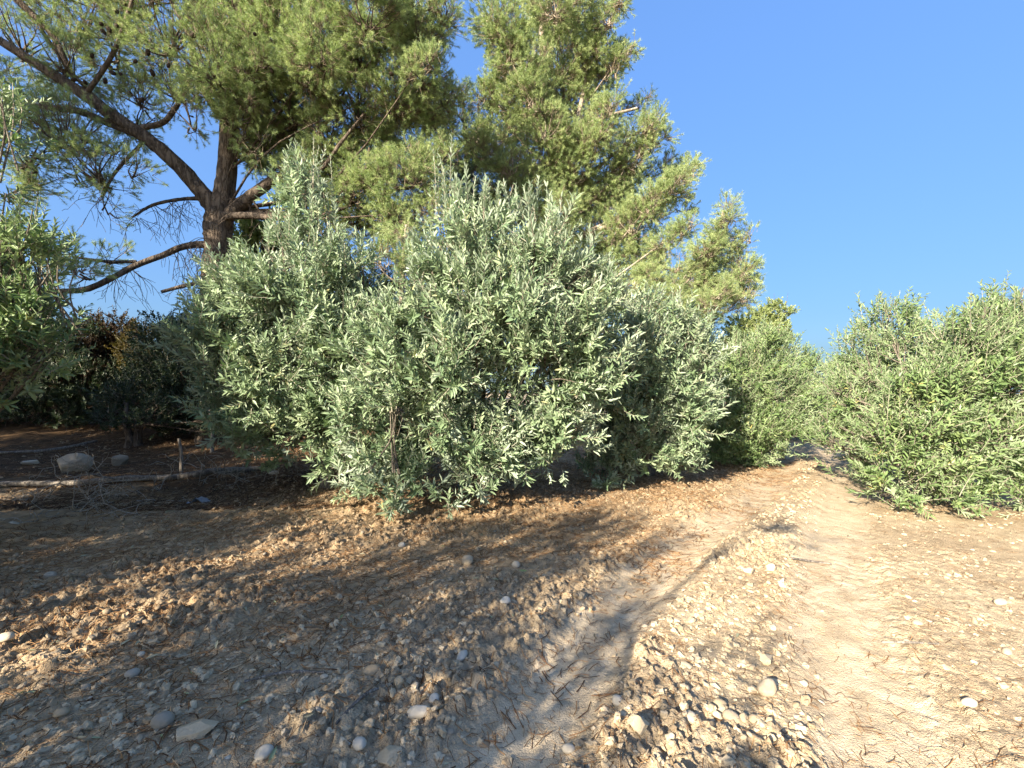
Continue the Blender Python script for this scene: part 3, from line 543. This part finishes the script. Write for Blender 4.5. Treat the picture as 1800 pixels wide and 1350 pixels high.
olive('shaded green olive reaching in at the left frame edge', (-6.3, 4.7), [(c - np.array([.14, 0, 0]), r, w) for c, r, w in px_lobes(L0, 4.4, .2, 0)] + [(np.array(q), .62, 1) for q in ((-5.8, 3.0, 2.2), (-6.3, 3.4, 2.5), (-5.5, 3.3, 1.9), (-6.8, 3.0, 2.3), (-6.6, 5.0, 2.3), (-7.4, 4.4, 2.6), (-7.2, 5.4, 3.2), (-6.2, 5.2, 3.0))], 109, .11, 460, M_OLIVE2, 18, (.18, .36),
      [(at(50, 430, 4.3), .35, 5), (at(75, 440, 4.3), .35, 5), (at(110, 470, 4.3), .3, 4), (at(20, 190, 4.3), .25, 4)], [], 2)
# the same row goes on behind the photographer's left shoulder and shades the foreground
def round_lobes(x, y, z, R, n, rng, h=1.):
    out = [((x, y, z), R * .6, 1)]
    for k in range(n):
        d = sphere_dirs(1, rng)[0] * [1, 1, h]; out.append((np.array([x, y, z]) + d * R * .62, R * rng.uniform(.35, .5), 1))
    return out
rq = np.random.default_rng(77)
for x, y, z, R, n, lab in ((-4.42, -2.1, 2.55, 1.6, 15, 'olive of the row behind the viewpoint, nearest the track'), (-7.8, -.2, 2.2, 1.75, 15, 'olive of the row left of the viewpoint'), (-9.6, 1.1, 3.5, 1.95, 18, 'olive beside the shaded one just outside the frame'), (-11.8, 3.3, 2.5, 2.1, 14, 'olive standing left of the shaded one outside the frame'), (-14.8, 5.2, 3.0, 2.6, 16, 'farther tall olive left of the frame'), (-18.4, 6.6, 3.2, 2.9, 16, 'farthest tall olive left of the frame')):
    olive(lab, (x, y), round_lobes(x, y, z, R, n, rq) + ([(np.array([-5.9, -1.2, 3.7]), .6, 1), (np.array([-5.6, -1.6, 3.2]), .55, 1)] + [(np.array([-3.05, -2.7, 2.5]), .40, 1), (np.array([-3.1, -2.75, 4.25]), .3, 1)] if n == 15 and x > -5 else [(np.array([-6.25, -1.3, 1.8]), .30, 1), (np.array([-6.45, -1.15, 2.3]), .3, 1), (np.array([-6.1, -1.45, 2.7]), .32, 1), (np.array([-6.6, -1.0, 2.9]), .34, 1), (np.array([-6.5, -1.1, 1.3]), .3, 1)] if n == 15 else []), int(rq.integers(1e6)), .12, 115 if x > -5 else 170, M_OLIVE2, 16, (.25, .5), [], [], 2)

# ------------------------------------------------------------------ pines
def limb(mb, pts, seg=10, n=None, rough=.05, rng=RNG):
    """limb given as (px, py, depth, half width px)"""
    P = [(*at(a, b, d), w / F * d) for a, b, d, w in pts]
    tube(mb, smooth_path(P, n or 6 * len(P)), seg, 0, rough, rng); return P
def pine_crown(lobes, rng, mat_slots=(0, 1), tone=0., dens=1., nl=.095, nw=.0065, M=30, hub=None, mb_twig=None, tw=(.16, .30)):
    cr = MB(); Ball, Dall = [], []
    for c, r, w in lobes:
        c = np.asarray(c, float); n = max(3, int(36 * r * r * w * dens)); d = sphere_dirs(n, rng)
        sub = c + d * (r * rng.uniform(.35, 1.0, n) ** .6)[:, None]; rs = rng.uniform(.16, .30, n)
        for s_, d_, q in zip(sub, d, rs):
            k = int(rng.integers(9, 15)); ax = norm(d_ * .75 + np.array([0, 0, .55]))
            dd = norm(ax + rng.normal(0, .55, (k, 3))); Ball.append(s_ + (dd - ax) * q * .7 + rng.normal(0, q * .27, (k, 3))); Dall.append(dd)
        if mb_twig is not None:
            h = c - np.array([0, 0, r * .5]) if hub is None else c + (hub(c) - c) * min(1, .9)
            for s_ in sub[:: max(1, n // 14)]:
                p = h + rng.normal(0, .06, 3); tube(mb_twig, smooth_path([(*p, .016 + .012 * r), (*((p + s_) / 2 + [0, 0, -.05] + rng.normal(0, .06, 3)), .013), (*s_, .004)], 6), 4, 0, 0, rng)
    B = np.concatenate(Ball); D = np.concatenate(Dall); ln = rng.uniform(*tw, len(B))
    needles(cr, B, D, ln, rng, M, nl, nw, 0, tone)
    C = B[:, None] + D[:, None] * ln[:, None, None] * np.linspace(-.6, .9, 3)[None, :, None]; stems(cr, C, np.full(len(B), .006), 1)
    return cr
def plumes(lobes, foot, rng, tk, rise=.55, thick=1.):
    """turn each lobe into a plume of foliage along a bough that leaves the stem lower down"""
    out = []
    for c, r, w in lobes:
        h = np.hypot(c[0] - foot[0], c[1] - foot[1]); f = np.array([foot[0], foot[1], max(foot[2], c[2] - rise * h - .35 * r)]); d = norm(c - f)
        for t, k in ((-.95, .50), (-.30, .62), (.35, .60), (.85, .42)): out.append((c + d * r * t + rng.normal(0, .08 * r, 3), r * k, w * 1.35))
        if w > .3: tube(tk, smooth_path([(*f, thick * (.02 + .012 * h)), (*((c + f) / 2 - [0, 0, .06 * h] + rng.normal(0, .05 * h, 3)), thick * (.016 + .007 * h)), (*c, thick * .014), (*(c + d * r * .7), .004)], 12), 6, 0, .05, rng)
    return out
def pxl(L, D, wob, rng):
    out = []
    for l in L:
        d = D + rng.uniform(-wob, wob) + (l[4] if len(l) > 4 else 0); p = at(l[0], l[1], d); out.append((p, l[2] / F * d, l[3] if len(l) > 3 else 1.))
    return out
rp = np.random.default_rng(55)
gx, gy = at(374, 760, 11)[:2]
root = empty('pine_tree', (gx, gy, gz(gx, gy)), 'huge pine with a forked dark trunk and dangling dead twigs', 'pine tree', 'pines behind the olive row')
org = np.array(root.location); tk = MB()
limb(tk, [(372, 790, 11, 27.4), (374, 720, 11, 22.8), (375, 560, 11, 19.8), (377, 480, 11, 19.0), (383, 430, 11, 20.5), (384, 400, 11, 22.8), (388, 372, 11, 21.3), (396, 330, 11, 16.0), (402, 250, 11, 14.8), (404, 180, 11, 13.7), (412, 100, 11, 10.6), (420, 0, 11, 8.4), (428, -110, 11, 6.1), (436, -240, 11, 3.0)], 18, 80, .035)
limb(tk, [(384, 400, 11, 11.4), (376, 368, 10.9, 13.7), (350, 332, 10.8, 13.3), (310, 288, 10.6, 12.2), (258, 243, 10.4, 11.4), (200, 205, 10.2, 10.6), (150, 168, 10, 9.5), (80, 122, 9.8, 8.4), (0, 72, 9.6, 6.8), (-80, 25, 9.5, 4.6), (-150, -20, 9.4, 2.3)], 12, 60)
limb(tk, [(392, 395, 11, 9.1), (408, 372, 10.9, 10.3), (440, 346, 10.8, 9.9), (478, 318, 10.7, 8.4), (502, 304, 10.6, 7.6), (545, 255, 10.5, 4.6), (590, 190, 10.6, 2.4), (620, 130, 10.7, 1.2)], 12, 50)
twg = []
for q in ([(396, 380, 10.8, 7), (440, 379, 10.6, 6), (490, 383, 10.4, 5), (560, 380, 10.3, 3.5), (620, 360, 10.3, 2)], [(374, 432, 10.9, 7), (345, 430, 10.8, 6), (315, 436, 10.6, 5.5), (290, 447, 10.5, 5), (240, 466, 10.3, 5), (200, 487, 10.1, 5), (150, 509, 9.9, 5), (90, 511, 9.8, 4), (10, 504, 9.7, 2)],
          [(372, 494, 10.9, 4), (330, 501, 10.8, 3.4), (284, 513, 10.7, 2.8)], [(356, 349, 10.8, 4), (320, 350, 10.7, 3), (270, 360, 10.6, 2.6), (232, 382, 10.5, 1.5)], [(390, 207, 11, 7), (366, 172, 10.8, 6), (345, 125, 10.6, 5), (335, 70, 10.5, 4), (300, 0, 10.4, 3)],
          [(245, 225, 10.4, 5), (285, 216, 10.2, 4.5), (308, 190, 10.1, 4), (326, 162, 10, 2)], [(250, 240, 10.4, 7), (190, 216, 10.2, 6.5), (140, 196, 10, 6), (100, 190, 9.9, 5), (30, 182, 9.8, 2.5)], [(408, 265, 11, 6), (430, 245, 10.8, 5), (470, 215, 10.6, 3), (500, 190, 10.5, 2)],
          [(240, 460, 10.3, 3), (190, 460, 10.1, 3), (130, 452, 9.9, 2)], [(200, 205, 10.2, 4), (120, 120, 10, 3), (60, 30, 9.9, 2)], [(150, 168, 10, 4), (200, 90, 9.8, 3.5), (240, -20, 9.7, 3)], [(404, 150, 11, 6), (450, 90, 10.8, 4), (490, 10, 10.7, 3)], [(502, 304, 10.6, 4), (560, 300, 10.4, 4), (600, 250, 10.2, 3), (640, 200, 10, 2)], [(615, 330, 10.2, 3), (640, 305, 10.1, 3), (650, 260, 10, 2.5)],
          [(258, 243, 10.4, 3), (205, 300, 10.2, 2.5), (180, 345, 10.1, 1.8)], [(440, 346, 10.8, 2), (470, 390, 10.7, 1.5), (490, 410, 10.7, 1)], [(30, 0, 9.6, 6), (90, 60, 9.8, 5), (130, 140, 10, 4)]):
    twg.append(limb(tk, q, 7, 24, .04))
def dead_spray(mb, p0, n, rng, L=.8, droop=1.):
    for _ in range(n):
        p = np.array(p0) + rng.normal(0, .05, 3); a = rng.uniform(0, 6.28); d = np.array([math.cos(a) * .6, math.sin(a) * .5, -.3 * droop]); pts = [(*p, .008)]; pp = p
        for k in range(5):
            d = norm(d + rng.normal(0, .28, 3) + np.array([0, 0, -.25 * droop])); pp = pp + d * L * rng.uniform(.12, .26); pts.append((*pp, 0.008 - .001 * k))
            if rng.uniform() < .75:
                e = norm(d + rng.normal(0, .6, 3)); tube(mb, smooth_path([(*pp, .0055), (*(pp + e * .12 * L), .005), (*(pp + e * .26 * L + [0, 0, -.05]), .004)], 4), 3, 0, 0, rng)
        tube(mb, smooth_path(pts, 12), 3, 0, 0, rng)
for px, py, n, L in ((330, 350, 6, .9), (300, 356, 8, .9), (270, 360, 7, .8), (350, 430, 7, .9), (330, 434, 8, 1.), (310, 440, 6, .9), (345, 498, 5, .8), (315, 503, 4, .6), (230, 470, 6, .9), (200, 490, 6, .8), (180, 340, 7, .9), (372, 420, 4, 1.), (470, 380, 4, .8), (430, 340, 4, .9), (240, 385, 6, .7), (352, 470, 6, .8)):
    dead_spray(tk, at(px, py, 10.7), n, rp, L)
P1 = [(490, 60, 105), (600, 40, 115), (710, 55, 88), (545, 165, 95), (655, 170, 105), (735, 195, 62), (490, 235, 58), (600, 285, 82), (690, 315, 82), (752, 280, 52), (650, 385, 55), (570, 340, 46), (420, 60, 85), (430, 150, 62), (742, 112, 30), (722, 30, 46), (610, -60, 120), (480, -70, 120), (720, 375, 50), (440, 205, 36, .5),
      (40, 60, 80, .38), (120, 100, 62, .55), (200, 80, 78, .6), (300, 45, 100, .85), (380, 110, 72, .85), (310, 140, 62, .6), (230, 200, 55, .6), (110, 225, 62, .75), (55, 265, 52, .6), (175, 290, 55, .55), (30, 175, 55, .5), (335, 200, 42, .45), (150, 20, 85, .5), (270, -50, 110, .8), (110, -60, 110, .6), (-50, 100, 100, .6),
      (140, 455, 52, .4), (190, 445, 34, .35), (90, 480, 40, .4), (190, 360, 30, .45), (60, 310, 40, .7), (230, 290, 36, .35), (20, 330, 40, .6), (150, 225, 44, .6), (200, 255, 34, .5), (75, 195, 44, .6), (250, 165, 44, .6), (140, 300, 36, .45), (190, 320, 30, .4), (350, 160, 40, .6), (520, 290, 38, .5), (455, 255, 30, .35)]
L1 = pxl(P1, 10.3, 1.0, rp)
L1 += [(c + np.array([c[0] * .16, 2.4 + rp.uniform(-.4, .4), .5]), r * 1.1, .35) for c, r, w in L1[:20]]
tw1 = MB(); foot1 = at(395, 372, 11); L1 = plumes(L1[:20], foot1, rp, tw1, .5, .5) + L1[20:]; cr = pine_crown(L1, rp, dens=1.6, mb_twig=tw1, M=66, nw=.005, nl=.085, tw=(.12, .24))
tk.v += tw1.v; tk.f += [f + tk.n for f in tw1.f]; tk.m += tw1.m; tk.r += tw1.r; tk.n += tw1.n
tk.build('trunk', [M_PBARK], root, True, org); cr.build('crown', [M_PINE, M_PTWIG], root, False, org)
v, f = ICO2; qd = v * np.array([.04, .04, .062]) * (1 + .14 * np.sin(v[:, 2:3] * 18) * np.cos(np.arctan2(v[:, 1:2], v[:, 0:1]) * 5))
cone = None
for px, py in ((178, 42), (192, 52), (205, 45), (215, 60), (182, 56), (340, 62), (352, 68), (310, 87), (260, 92), (296, 115), (238, 108), (198, 128), (212, 130), (185, 142), (268, 128), (512, 54), (510, 72), (448, 60), (150, 145), (250, 175), (205, 20), (220, 8), (688, 130), (478, 125), (162, 98), (130, 140), (325, 155), (70, 215)):
    p = at(px, py, 9.3 + rp.uniform(-.2, .5)) - org
    if cone is None: mb = MB(); mb.add(qd, f, 0, np.full(len(f), .4)); o = cone = mb.build('cone', M_CONE, root)
    else: o = cone.copy(); COL.objects.link(o); o.parent = root
    o.location = tuple(p); o.rotation_euler = tuple(rp.uniform(-1, 1, 3)); s = rp.uniform(.8, 1.2); o.scale = (s, s, s)

def side_pine():
    x, y = -15.6, 2.0; z = gz(x, y); rng = np.random.default_rng(88); o = np.array([x, y, z]); tk = MB()
    root = empty('pine_tree', o, 'pine left of the frame whose shade falls on the bank', 'pine tree', 'pines behind the olive row')
    tube(tk, smooth_path([(x, y, z - .2, .32), (x + .1, y, 3, .26), (x, y + .1, 8, .18), (x, y, 14.5, .05)], 30), 12, 0, .04, rng)
    L = [(np.array([x + rng.uniform(-2.2, 2.2), y + rng.uniform(-2.6, 1.6), rng.uniform(3.2, 14)]), rng.uniform(.9, 1.4), 1.) for _ in range(38)]
    cr = pine_crown(L, rng, dens=.55, M=24, nl=.12, nw=.012, mb_twig=tk, tw=(.2, .4))
    tk.build('trunk', [M_PBARK], root, True, o); cr.build('crown', [M_PINE, M_PTWIG], root, False, o)
side_pine()
def pine(label, px, D, lobes, limbs, seed, mat, bark=M_PALEBARK, dens=1.05, wob=1., back=2., M=54, nl=.10, nw=.0072, tone=0., name='pine_tree', group='pines behind the olive row', cat='pine tree', bw=.2):
    rng = np.random.default_rng(seed); x, y = at(px, 700, D)[:2]; z = gz(x, y)
    root = empty(name, (x, y, z), label, cat, group); tk = MB()
    for q in limbs:
        P = [(*at(a, b, d), w / F * d) for a, b, d, w in q]
        if q is limbs[0]: P = [(x, y, z - .2, P[0][3] * 1.2)] + P
        tube(tk, smooth_path(P, 8 * len(P)), 9, 0, .04, rng)
    Lb = pxl(lobes, D - .6, wob, rng)
    if back: Lb += [(c + np.array([c[0] / D * back, back + rng.uniform(-.4, .4), .2]), r * 1.05, bw) for c, r, w in Lb if r > .7]
    Lb = plumes(Lb, (x, y, z + 1.2), rng, tk) if D > 10 else Lb
    cr = pine_crown(Lb, rng, dens=dens, M=M, nl=nl, nw=nw, tone=tone, mb_twig=tk, tw=(.16, .32))
    o = np.array(root.location); tk.build('trunk', [bark], root, True, o); cr.build('crown', [mat, M_PTWIG], root, False, o); return root
pine('tall conical pine topping the middle of the picture', 985, 14.5, [(900, 90, 75), (985, 45, 88), (1060, 55, 50), (876, 75, 34), (930, 165, 85), (1030, 150, 76), (1085, 105, 30), (880, 205, 58), (960, 255, 80), (868, 275, 58), (1050, 240, 62), (1118, 235, 42), (1000, 325, 75), (932, 345, 66), (1075, 325, 52), (1132, 225, 28), (1130, 375, 62), (1180, 335, 44), (1196, 300, 30), (1070, 400, 66), (1120, 465, 62), (1050, 475, 60), (1188, 410, 34), (960, -40, 90), (1050, -20, 40), (1148, 255, 26), (1100, 290, 36), (980, 410, 60)],
     [[(1000, 620, 14.5, 13), (992, 420, 14.5, 12), (972, 250, 14.5, 8), (955, 100, 14.5, 6), (950, -60, 14.5, 3)], [(985, 330, 14.5, 6), (1005, 240, 14.2, 6), (1022, 180, 14, 4), (1035, 90, 14, 2)], [(990, 430, 14.5, 6), (1060, 400, 14.3, 5), (1130, 370, 14, 4), (1185, 310, 13.8, 2)], [(992, 480, 14.5, 5), (1060, 460, 14.2, 4), (1120, 440, 14, 3)], [(972, 250, 14.5, 4), (1050, 210, 14.3, 3), (1120, 190, 14.2, 2)], [(965, 180, 14.5, 4), (930, 100, 14.2, 3), (900, 40, 14, 2)], [(958, 120, 14.5, 4), (975, 60, 14.3, 3), (990, -20, 14.2, 2)]], 201, M_PINE)
pine('dark bluish pine in the gap between the two tallest pines', 815, 18, [(812, 185, 36), (790, 245, 48), (835, 300, 48), (800, 330, 50), (850, 240, 30), (770, 190, 26), (1115, 185, 26, .8), (1050, 350, 50, .8), (1090, 330, 40, .8), (1150, 300, 28, .7), (840, 390, 60), (880, 330, 60)], [[(830, 600, 18, 9), (825, 350, 18, 6), (812, 160, 18, 2)], [(830, 500, 18, 4), (960, 400, 18, 4), (1090, 320, 18, 3), (1150, 290, 18, 1)], [(828, 400, 18, 4), (980, 280, 18, 3), (1115, 185, 18, 1)]], 202, M_PINE_D, M_PBARK, .9, .6, 0, 22, .12, .011)
pine('drooping pine lowest on the right slope of the pine group', 1225, 13, [(1270, 385, 28), (1262, 420, 38), (1285, 440, 36), (1240, 455, 44), (1210, 500, 52), (1268, 500, 46), (1302, 485, 24), (1160, 500, 46), (1240, 545, 48), (1295, 530, 26), (1180, 545, 40), (1130, 540, 46), (1310, 510, 14)], [[(1215, 640, 13, 9), (1225, 520, 13, 7), (1255, 440, 13, 4), (1272, 370, 13, 2)], [(1222, 540, 13, 4), (1270, 500, 12.8, 3), (1305, 480, 12.7, 2)], [(1220, 560, 13, 4), (1180, 520, 12.7, 3), (1150, 490, 12.7, 2)]], 203, M_PINE, M_PALEBARK, 1.0, .6, 1.2, 46, .10, .0068)
pine('small bushy young pine seen between the two grey olives', 705, 9, [(712, 408, 26), (692, 440, 32), (728, 440, 28), (700, 470, 40), (675, 455, 20), (735, 480, 30)], [[(706, 560, 9, 5), (708, 470, 9, 4), (714, 395, 9, 2)], [(708, 470, 9, 2), (690, 430, 8.9, 2), (680, 420, 8.9, 1)]], 204, M_PINE, M_PALEBARK, 1.0, .15, 0, 40, .10, .007)

# ------------------------------------------------------------------ broadleaf trees and scrub
def bush(label, px, D, lobes, seed, mat, leaf, per, name='shrub', cat='shrub', group='dark shrubs on the shaded bank', wob=.5, wid=.5, slen=(.15, .35), M=16, stemm=M_TWIG, base=None):
    rng = np.random.default_rng(seed); Lb = pxl(lobes, D, wob, rng); Lb += [(c + np.array([c[0] / D * .9, .9, 0]), r, .4) for c, r, w in Lb if r > .45]
    x, y = base if base else at(px, 700, D)[:2]
    return olive(label, (x, y), Lb, seed, leaf, per, mat, M, slen, [], [], 2, group, wid, name, cat, M_PBARK)
bush('light green broadleaf tree peeping out behind the pine trunk', 455, 14, [(435, 400, 34), (475, 410, 40), (450, 440, 44), (500, 430, 40), (415, 440, 30), (430, 480, 40)], 301, M_BROAD, .13, 200, 'broadleaf_tree', 'tree', 'light green trees behind', .3, .55)
bush('pale yellow green tree top behind the right olives', 1350, 21, [(1360, 550, 26), (1335, 568, 34), (1305, 585, 34), (1372, 578, 24), (1290, 620, 36), (1345, 600, 36), (1380, 545, 14), (1325, 630, 40)], 302, M_BROAD, .13, 190, 'broadleaf_tree', 'tree', 'light green trees behind', .4, .5)
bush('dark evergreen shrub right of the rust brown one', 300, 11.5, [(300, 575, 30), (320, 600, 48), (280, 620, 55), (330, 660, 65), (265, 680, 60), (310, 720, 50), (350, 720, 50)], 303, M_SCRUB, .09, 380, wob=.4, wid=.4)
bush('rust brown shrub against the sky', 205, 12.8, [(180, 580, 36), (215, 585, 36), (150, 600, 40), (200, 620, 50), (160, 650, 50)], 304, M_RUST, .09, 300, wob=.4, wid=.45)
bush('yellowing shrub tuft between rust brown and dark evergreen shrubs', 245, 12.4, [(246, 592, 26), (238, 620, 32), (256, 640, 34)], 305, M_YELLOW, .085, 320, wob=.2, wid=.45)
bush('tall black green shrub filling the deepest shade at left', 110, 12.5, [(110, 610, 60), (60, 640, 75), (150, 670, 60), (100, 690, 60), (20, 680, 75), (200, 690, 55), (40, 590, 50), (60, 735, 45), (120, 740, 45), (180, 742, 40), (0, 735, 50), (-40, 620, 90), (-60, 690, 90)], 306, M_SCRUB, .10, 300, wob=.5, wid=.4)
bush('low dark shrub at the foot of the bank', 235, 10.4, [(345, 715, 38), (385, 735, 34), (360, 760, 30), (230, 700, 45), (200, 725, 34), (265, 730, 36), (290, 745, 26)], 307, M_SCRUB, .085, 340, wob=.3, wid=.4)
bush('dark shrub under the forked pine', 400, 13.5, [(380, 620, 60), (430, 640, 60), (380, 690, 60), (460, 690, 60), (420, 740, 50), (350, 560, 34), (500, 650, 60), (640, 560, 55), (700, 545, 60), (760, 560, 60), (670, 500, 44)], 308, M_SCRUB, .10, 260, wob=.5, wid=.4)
def saplings():
    rng = np.random.default_rng(9)
    for px, py, h, lab in ((318, 833, 62, 'thin grey stake standing upright behind the log'), (372, 795, 75, 'slim bare stem under the left olive')):
        x, y = on_ground(px, py); b = np.array([x, y, gz(x, y)]); mb = MB(); k = y / F
        tube(mb, smooth_path([(*(b - [0, 0, .05]), 3.2 * k), (*(b + [.01, 0, h * k * .5]), 2.8 * k), (*(b + [-.04, 0, h * k]), 2.2 * k)], 12), 7, 0, .08, rng)
        tag(mb.build('bare_sapling', M_DEAD, origin=b, smooth=True), lab, 'stem')
saplings()
scr = MB(); rs = np.random.default_rng(404)
n = 700; xs = rs.uniform(-60, -4, n); ys = rs.uniform(19, 45, n); zz = ground_h(xs, ys, False)
lob = [(np.array([x, y, z + 1.0 + rs.uniform(0, 1.0)]), rs.uniform(.9, 1.8), 1) for x, y, z in zip(xs, ys, zz)]
B, Dv = clump_bases(lob, rs, 26); shoots(scr, B, Dv, rs.uniform(.4, .8, len(B)), rs, 12, .26, .45, mat_leaf=0, mat_stem=1, K=3, rad=.01)
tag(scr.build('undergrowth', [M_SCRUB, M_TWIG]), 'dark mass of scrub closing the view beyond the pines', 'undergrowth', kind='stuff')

# ------------------------------------------------------------------ fallen log, brush, sticks
def ground_path(pix, lift):
    out = []
    for px, py, w in pix:
        x, y = on_ground(px, py); out.append((x, y, gz(x, y) + lift, w / F * y))
    return out
rl = np.random.default_rng(31)
P = smooth_path(ground_path([(-120, 868, 5), (0, 860, 5), (120, 856, 5), (220, 851, 5), (300, 846, 5), (370, 838, 6), (430, 832, 5), (490, 826, 4)], .05), 60)
org = P[0][:3].copy(); lg = empty('fallen_log', org, 'long thin grey fallen log lying along the foot of the bank', 'log')
mb = MB(); tube(mb, P, 10, 0, .07, rl); mb.build('stem', [M_DEAD], lg, True, org)
def branchy(mb, p, d, L, r, depth, rng, droop=.1):
    pts = [(*p, r)]; q = np.array(p, float); dd = np.array(d, float)
    for k in range(4):
        dd = norm(dd + rng.normal(0, .32, 3) + [0, 0, -droop]); q = q + dd * L * .25
        g = gz(q[0], q[1]) + .01
        if q[2] < g: q[2] = g
        pts.append((*q, r * (1 - .2 * (k + 1)) + .001))
        if depth and rng.uniform() < .8: branchy(mb, q, norm(dd + rng.normal(0, .7, 3)), L * .55, r * .6, depth - 1, rng, droop)
    tube(mb, smooth_path(pts, 10), 5, 0, .04, rng)
for k in range(6):
    i = int(rl.integers(8, 57)); p = P[i]; mb = MB(); branchy(mb, p[:3], norm(np.array([rl.normal(0, .6), -.8, rl.uniform(-.1, .6)])), rl.uniform(.5, .9), .012, 2, rl); mb.build('branch', [M_BRUSH], lg, True, org)
for px, py, n, lab in ((150, 905, 6, 'tangle of pale dead roots and twigs in front of the log'), (60, 880, 4, 'dead twig tangle at the left frame edge below the log'), (230, 885, 4, 'dead brush beneath the middle of the log'), (430, 850, 5, 'dead twig bundle near the far end of the log')):
    x, y = on_ground(px, py); b = np.array([x, y, gz(x, y)]); mb = MB()
    for _ in range(n): branchy(mb, b + [rl.normal(0, .25), rl.normal(0, .12), .03], norm(np.array([rl.normal(0, 1), rl.normal(0, .4), rl.uniform(0, .7)])), rl.uniform(.4, .8), .0065, 2, rl, .15)
    tag(mb.build('dead_brush', [M_BRUSH], origin=b, smooth=True), lab, 'brush', 'dead brush along the fallen log')
def stick(pix, lab, lift=.02):
    Q = smooth_path(ground_path(pix, lift), 30); o = Q[0][:3].copy(); mb = MB(); tube(mb, Q, 7, 0, .08, rl); tag(mb.build('stick', [M_DEAD], origin=o, smooth=True), lab, 'stick', 'loose sticks on the ground')
stick([(-10, 800, 2.5), (60, 796, 2.6), (110, 790, 3), (170, 777, 2.5)], 'dark curved stick behind the big grey boulder')
stick([(60, 797, 1.8), (100, 791, 2), (150, 784, 1.5)], 'thin pale stick beside the dark curved one')
stick([(430, 1208, 2.2), (500, 1193, 2.6), (570, 1190, 2)], 'straight dark twig in grey clods near the frame bottom')
stick([(590, 1290, 2.6), (640, 1250, 3), (690, 1215, 2)], 'slanting twig left of the long white stone')
stick([(1390, 993, 1.6), (1430, 990, 1.8), (1462, 994, 1.3)], 'thin dark twig lying across the sunny track', .012)
stick([(1550, 1135, 1.8), (1600, 1142, 2), (1650, 1137, 1.5)], 'dark twig right of the sunny wheel track', .012)

# ------------------------------------------------------------------ light, sky, camera
EL, AZ = 24.0, 218.0
w = bpy.data.worlds.new('World'); sc.world = w; w.use_nodes = True; nt = w.node_tree
sky = nt.nodes.new('ShaderNodeTexSky'); sky.sky_type = 'NISHITA'; sky.sun_disc = False; sky.sun_elevation = math.radians(EL); sky.sun_rotation = math.radians(AZ)
sky.altitude = 0; sky.air_density = 1.0; sky.dust_density = 2.6; sky.ozone_density = 6.8
bg = nt.nodes['Background']; bg.inputs[1].default_value = .052
bw = nt.nodes.new('ShaderNodeRGBToBW'); pw = nt.nodes.new('ShaderNodeMath'); pw.operation = 'POWER'; pw.inputs[1].default_value = -.65; vm = nt.nodes.new('ShaderNodeVectorMath'); vm.operation = 'SCALE'   # the phone's tone compression of a bright horizon
k3 = nt.nodes.new('ShaderNodeMath'); k3.operation = 'MULTIPLY'; k3.inputs[1].default_value = 1 / 3.
nt.links.new(sky.outputs[0], bw.inputs[0]); nt.links.new(bw.outputs[0], k3.inputs[0]); nt.links.new(k3.outputs[0], pw.inputs[0]); nt.links.new(sky.outputs[0], vm.inputs[0]); mxn = nt.nodes.new('ShaderNodeMath'); mxn.operation = 'MAXIMUM'; mxn.inputs[1].default_value = .95; nt.links.new(pw.outputs[0], mxn.inputs[0]); nt.links.new(mxn.outputs[0], vm.inputs['Scale']); nt.links.new(vm.outputs[0], bg.inputs[0])
sun = bpy.data.lights.new('sun', 'SUN'); sun.energy = 4.8; sun.angle = math.radians(.5); sun.color = (1, .885, .71)
so = bpy.data.objects.new('sun', sun); COL.objects.link(so)
d = Vector((math.sin(math.radians(AZ)) * math.cos(math.radians(EL)), math.cos(math.radians(AZ)) * math.cos(math.radians(EL)), math.sin(math.radians(EL))))
so.rotation_euler = (-d).to_track_quat('-Z', 'Y').to_euler(); so.location = d * 60
cam = bpy.data.cameras.new('camera'); co = bpy.data.objects.new('camera', cam); COL.objects.link(co); sc.camera = co
co.location = (0, 0, CAM_H); co.rotation_euler = (math.pi / 2, 0, 0); cam.sensor_width = 36; cam.lens = 36 * F / 1800; cam.shift_y = (HY - 675) / 1800; cam.clip_start = .05; cam.clip_end = 2000
sc.view_settings.view_transform = 'Standard'; sc.view_settings.look = 'None'; sc.view_settings.exposure = 1.95; sc.view_settings.gamma = 1
c = sc.cycles; c.max_bounces = 5; c.diffuse_bounces = 4; c.glossy_bounces = 2; c.transmission_bounces = 3; c.transparent_max_bounces = 4
c.use_denoising = True; c.use_adaptive_sampling = True; c.adaptive_threshold = .02
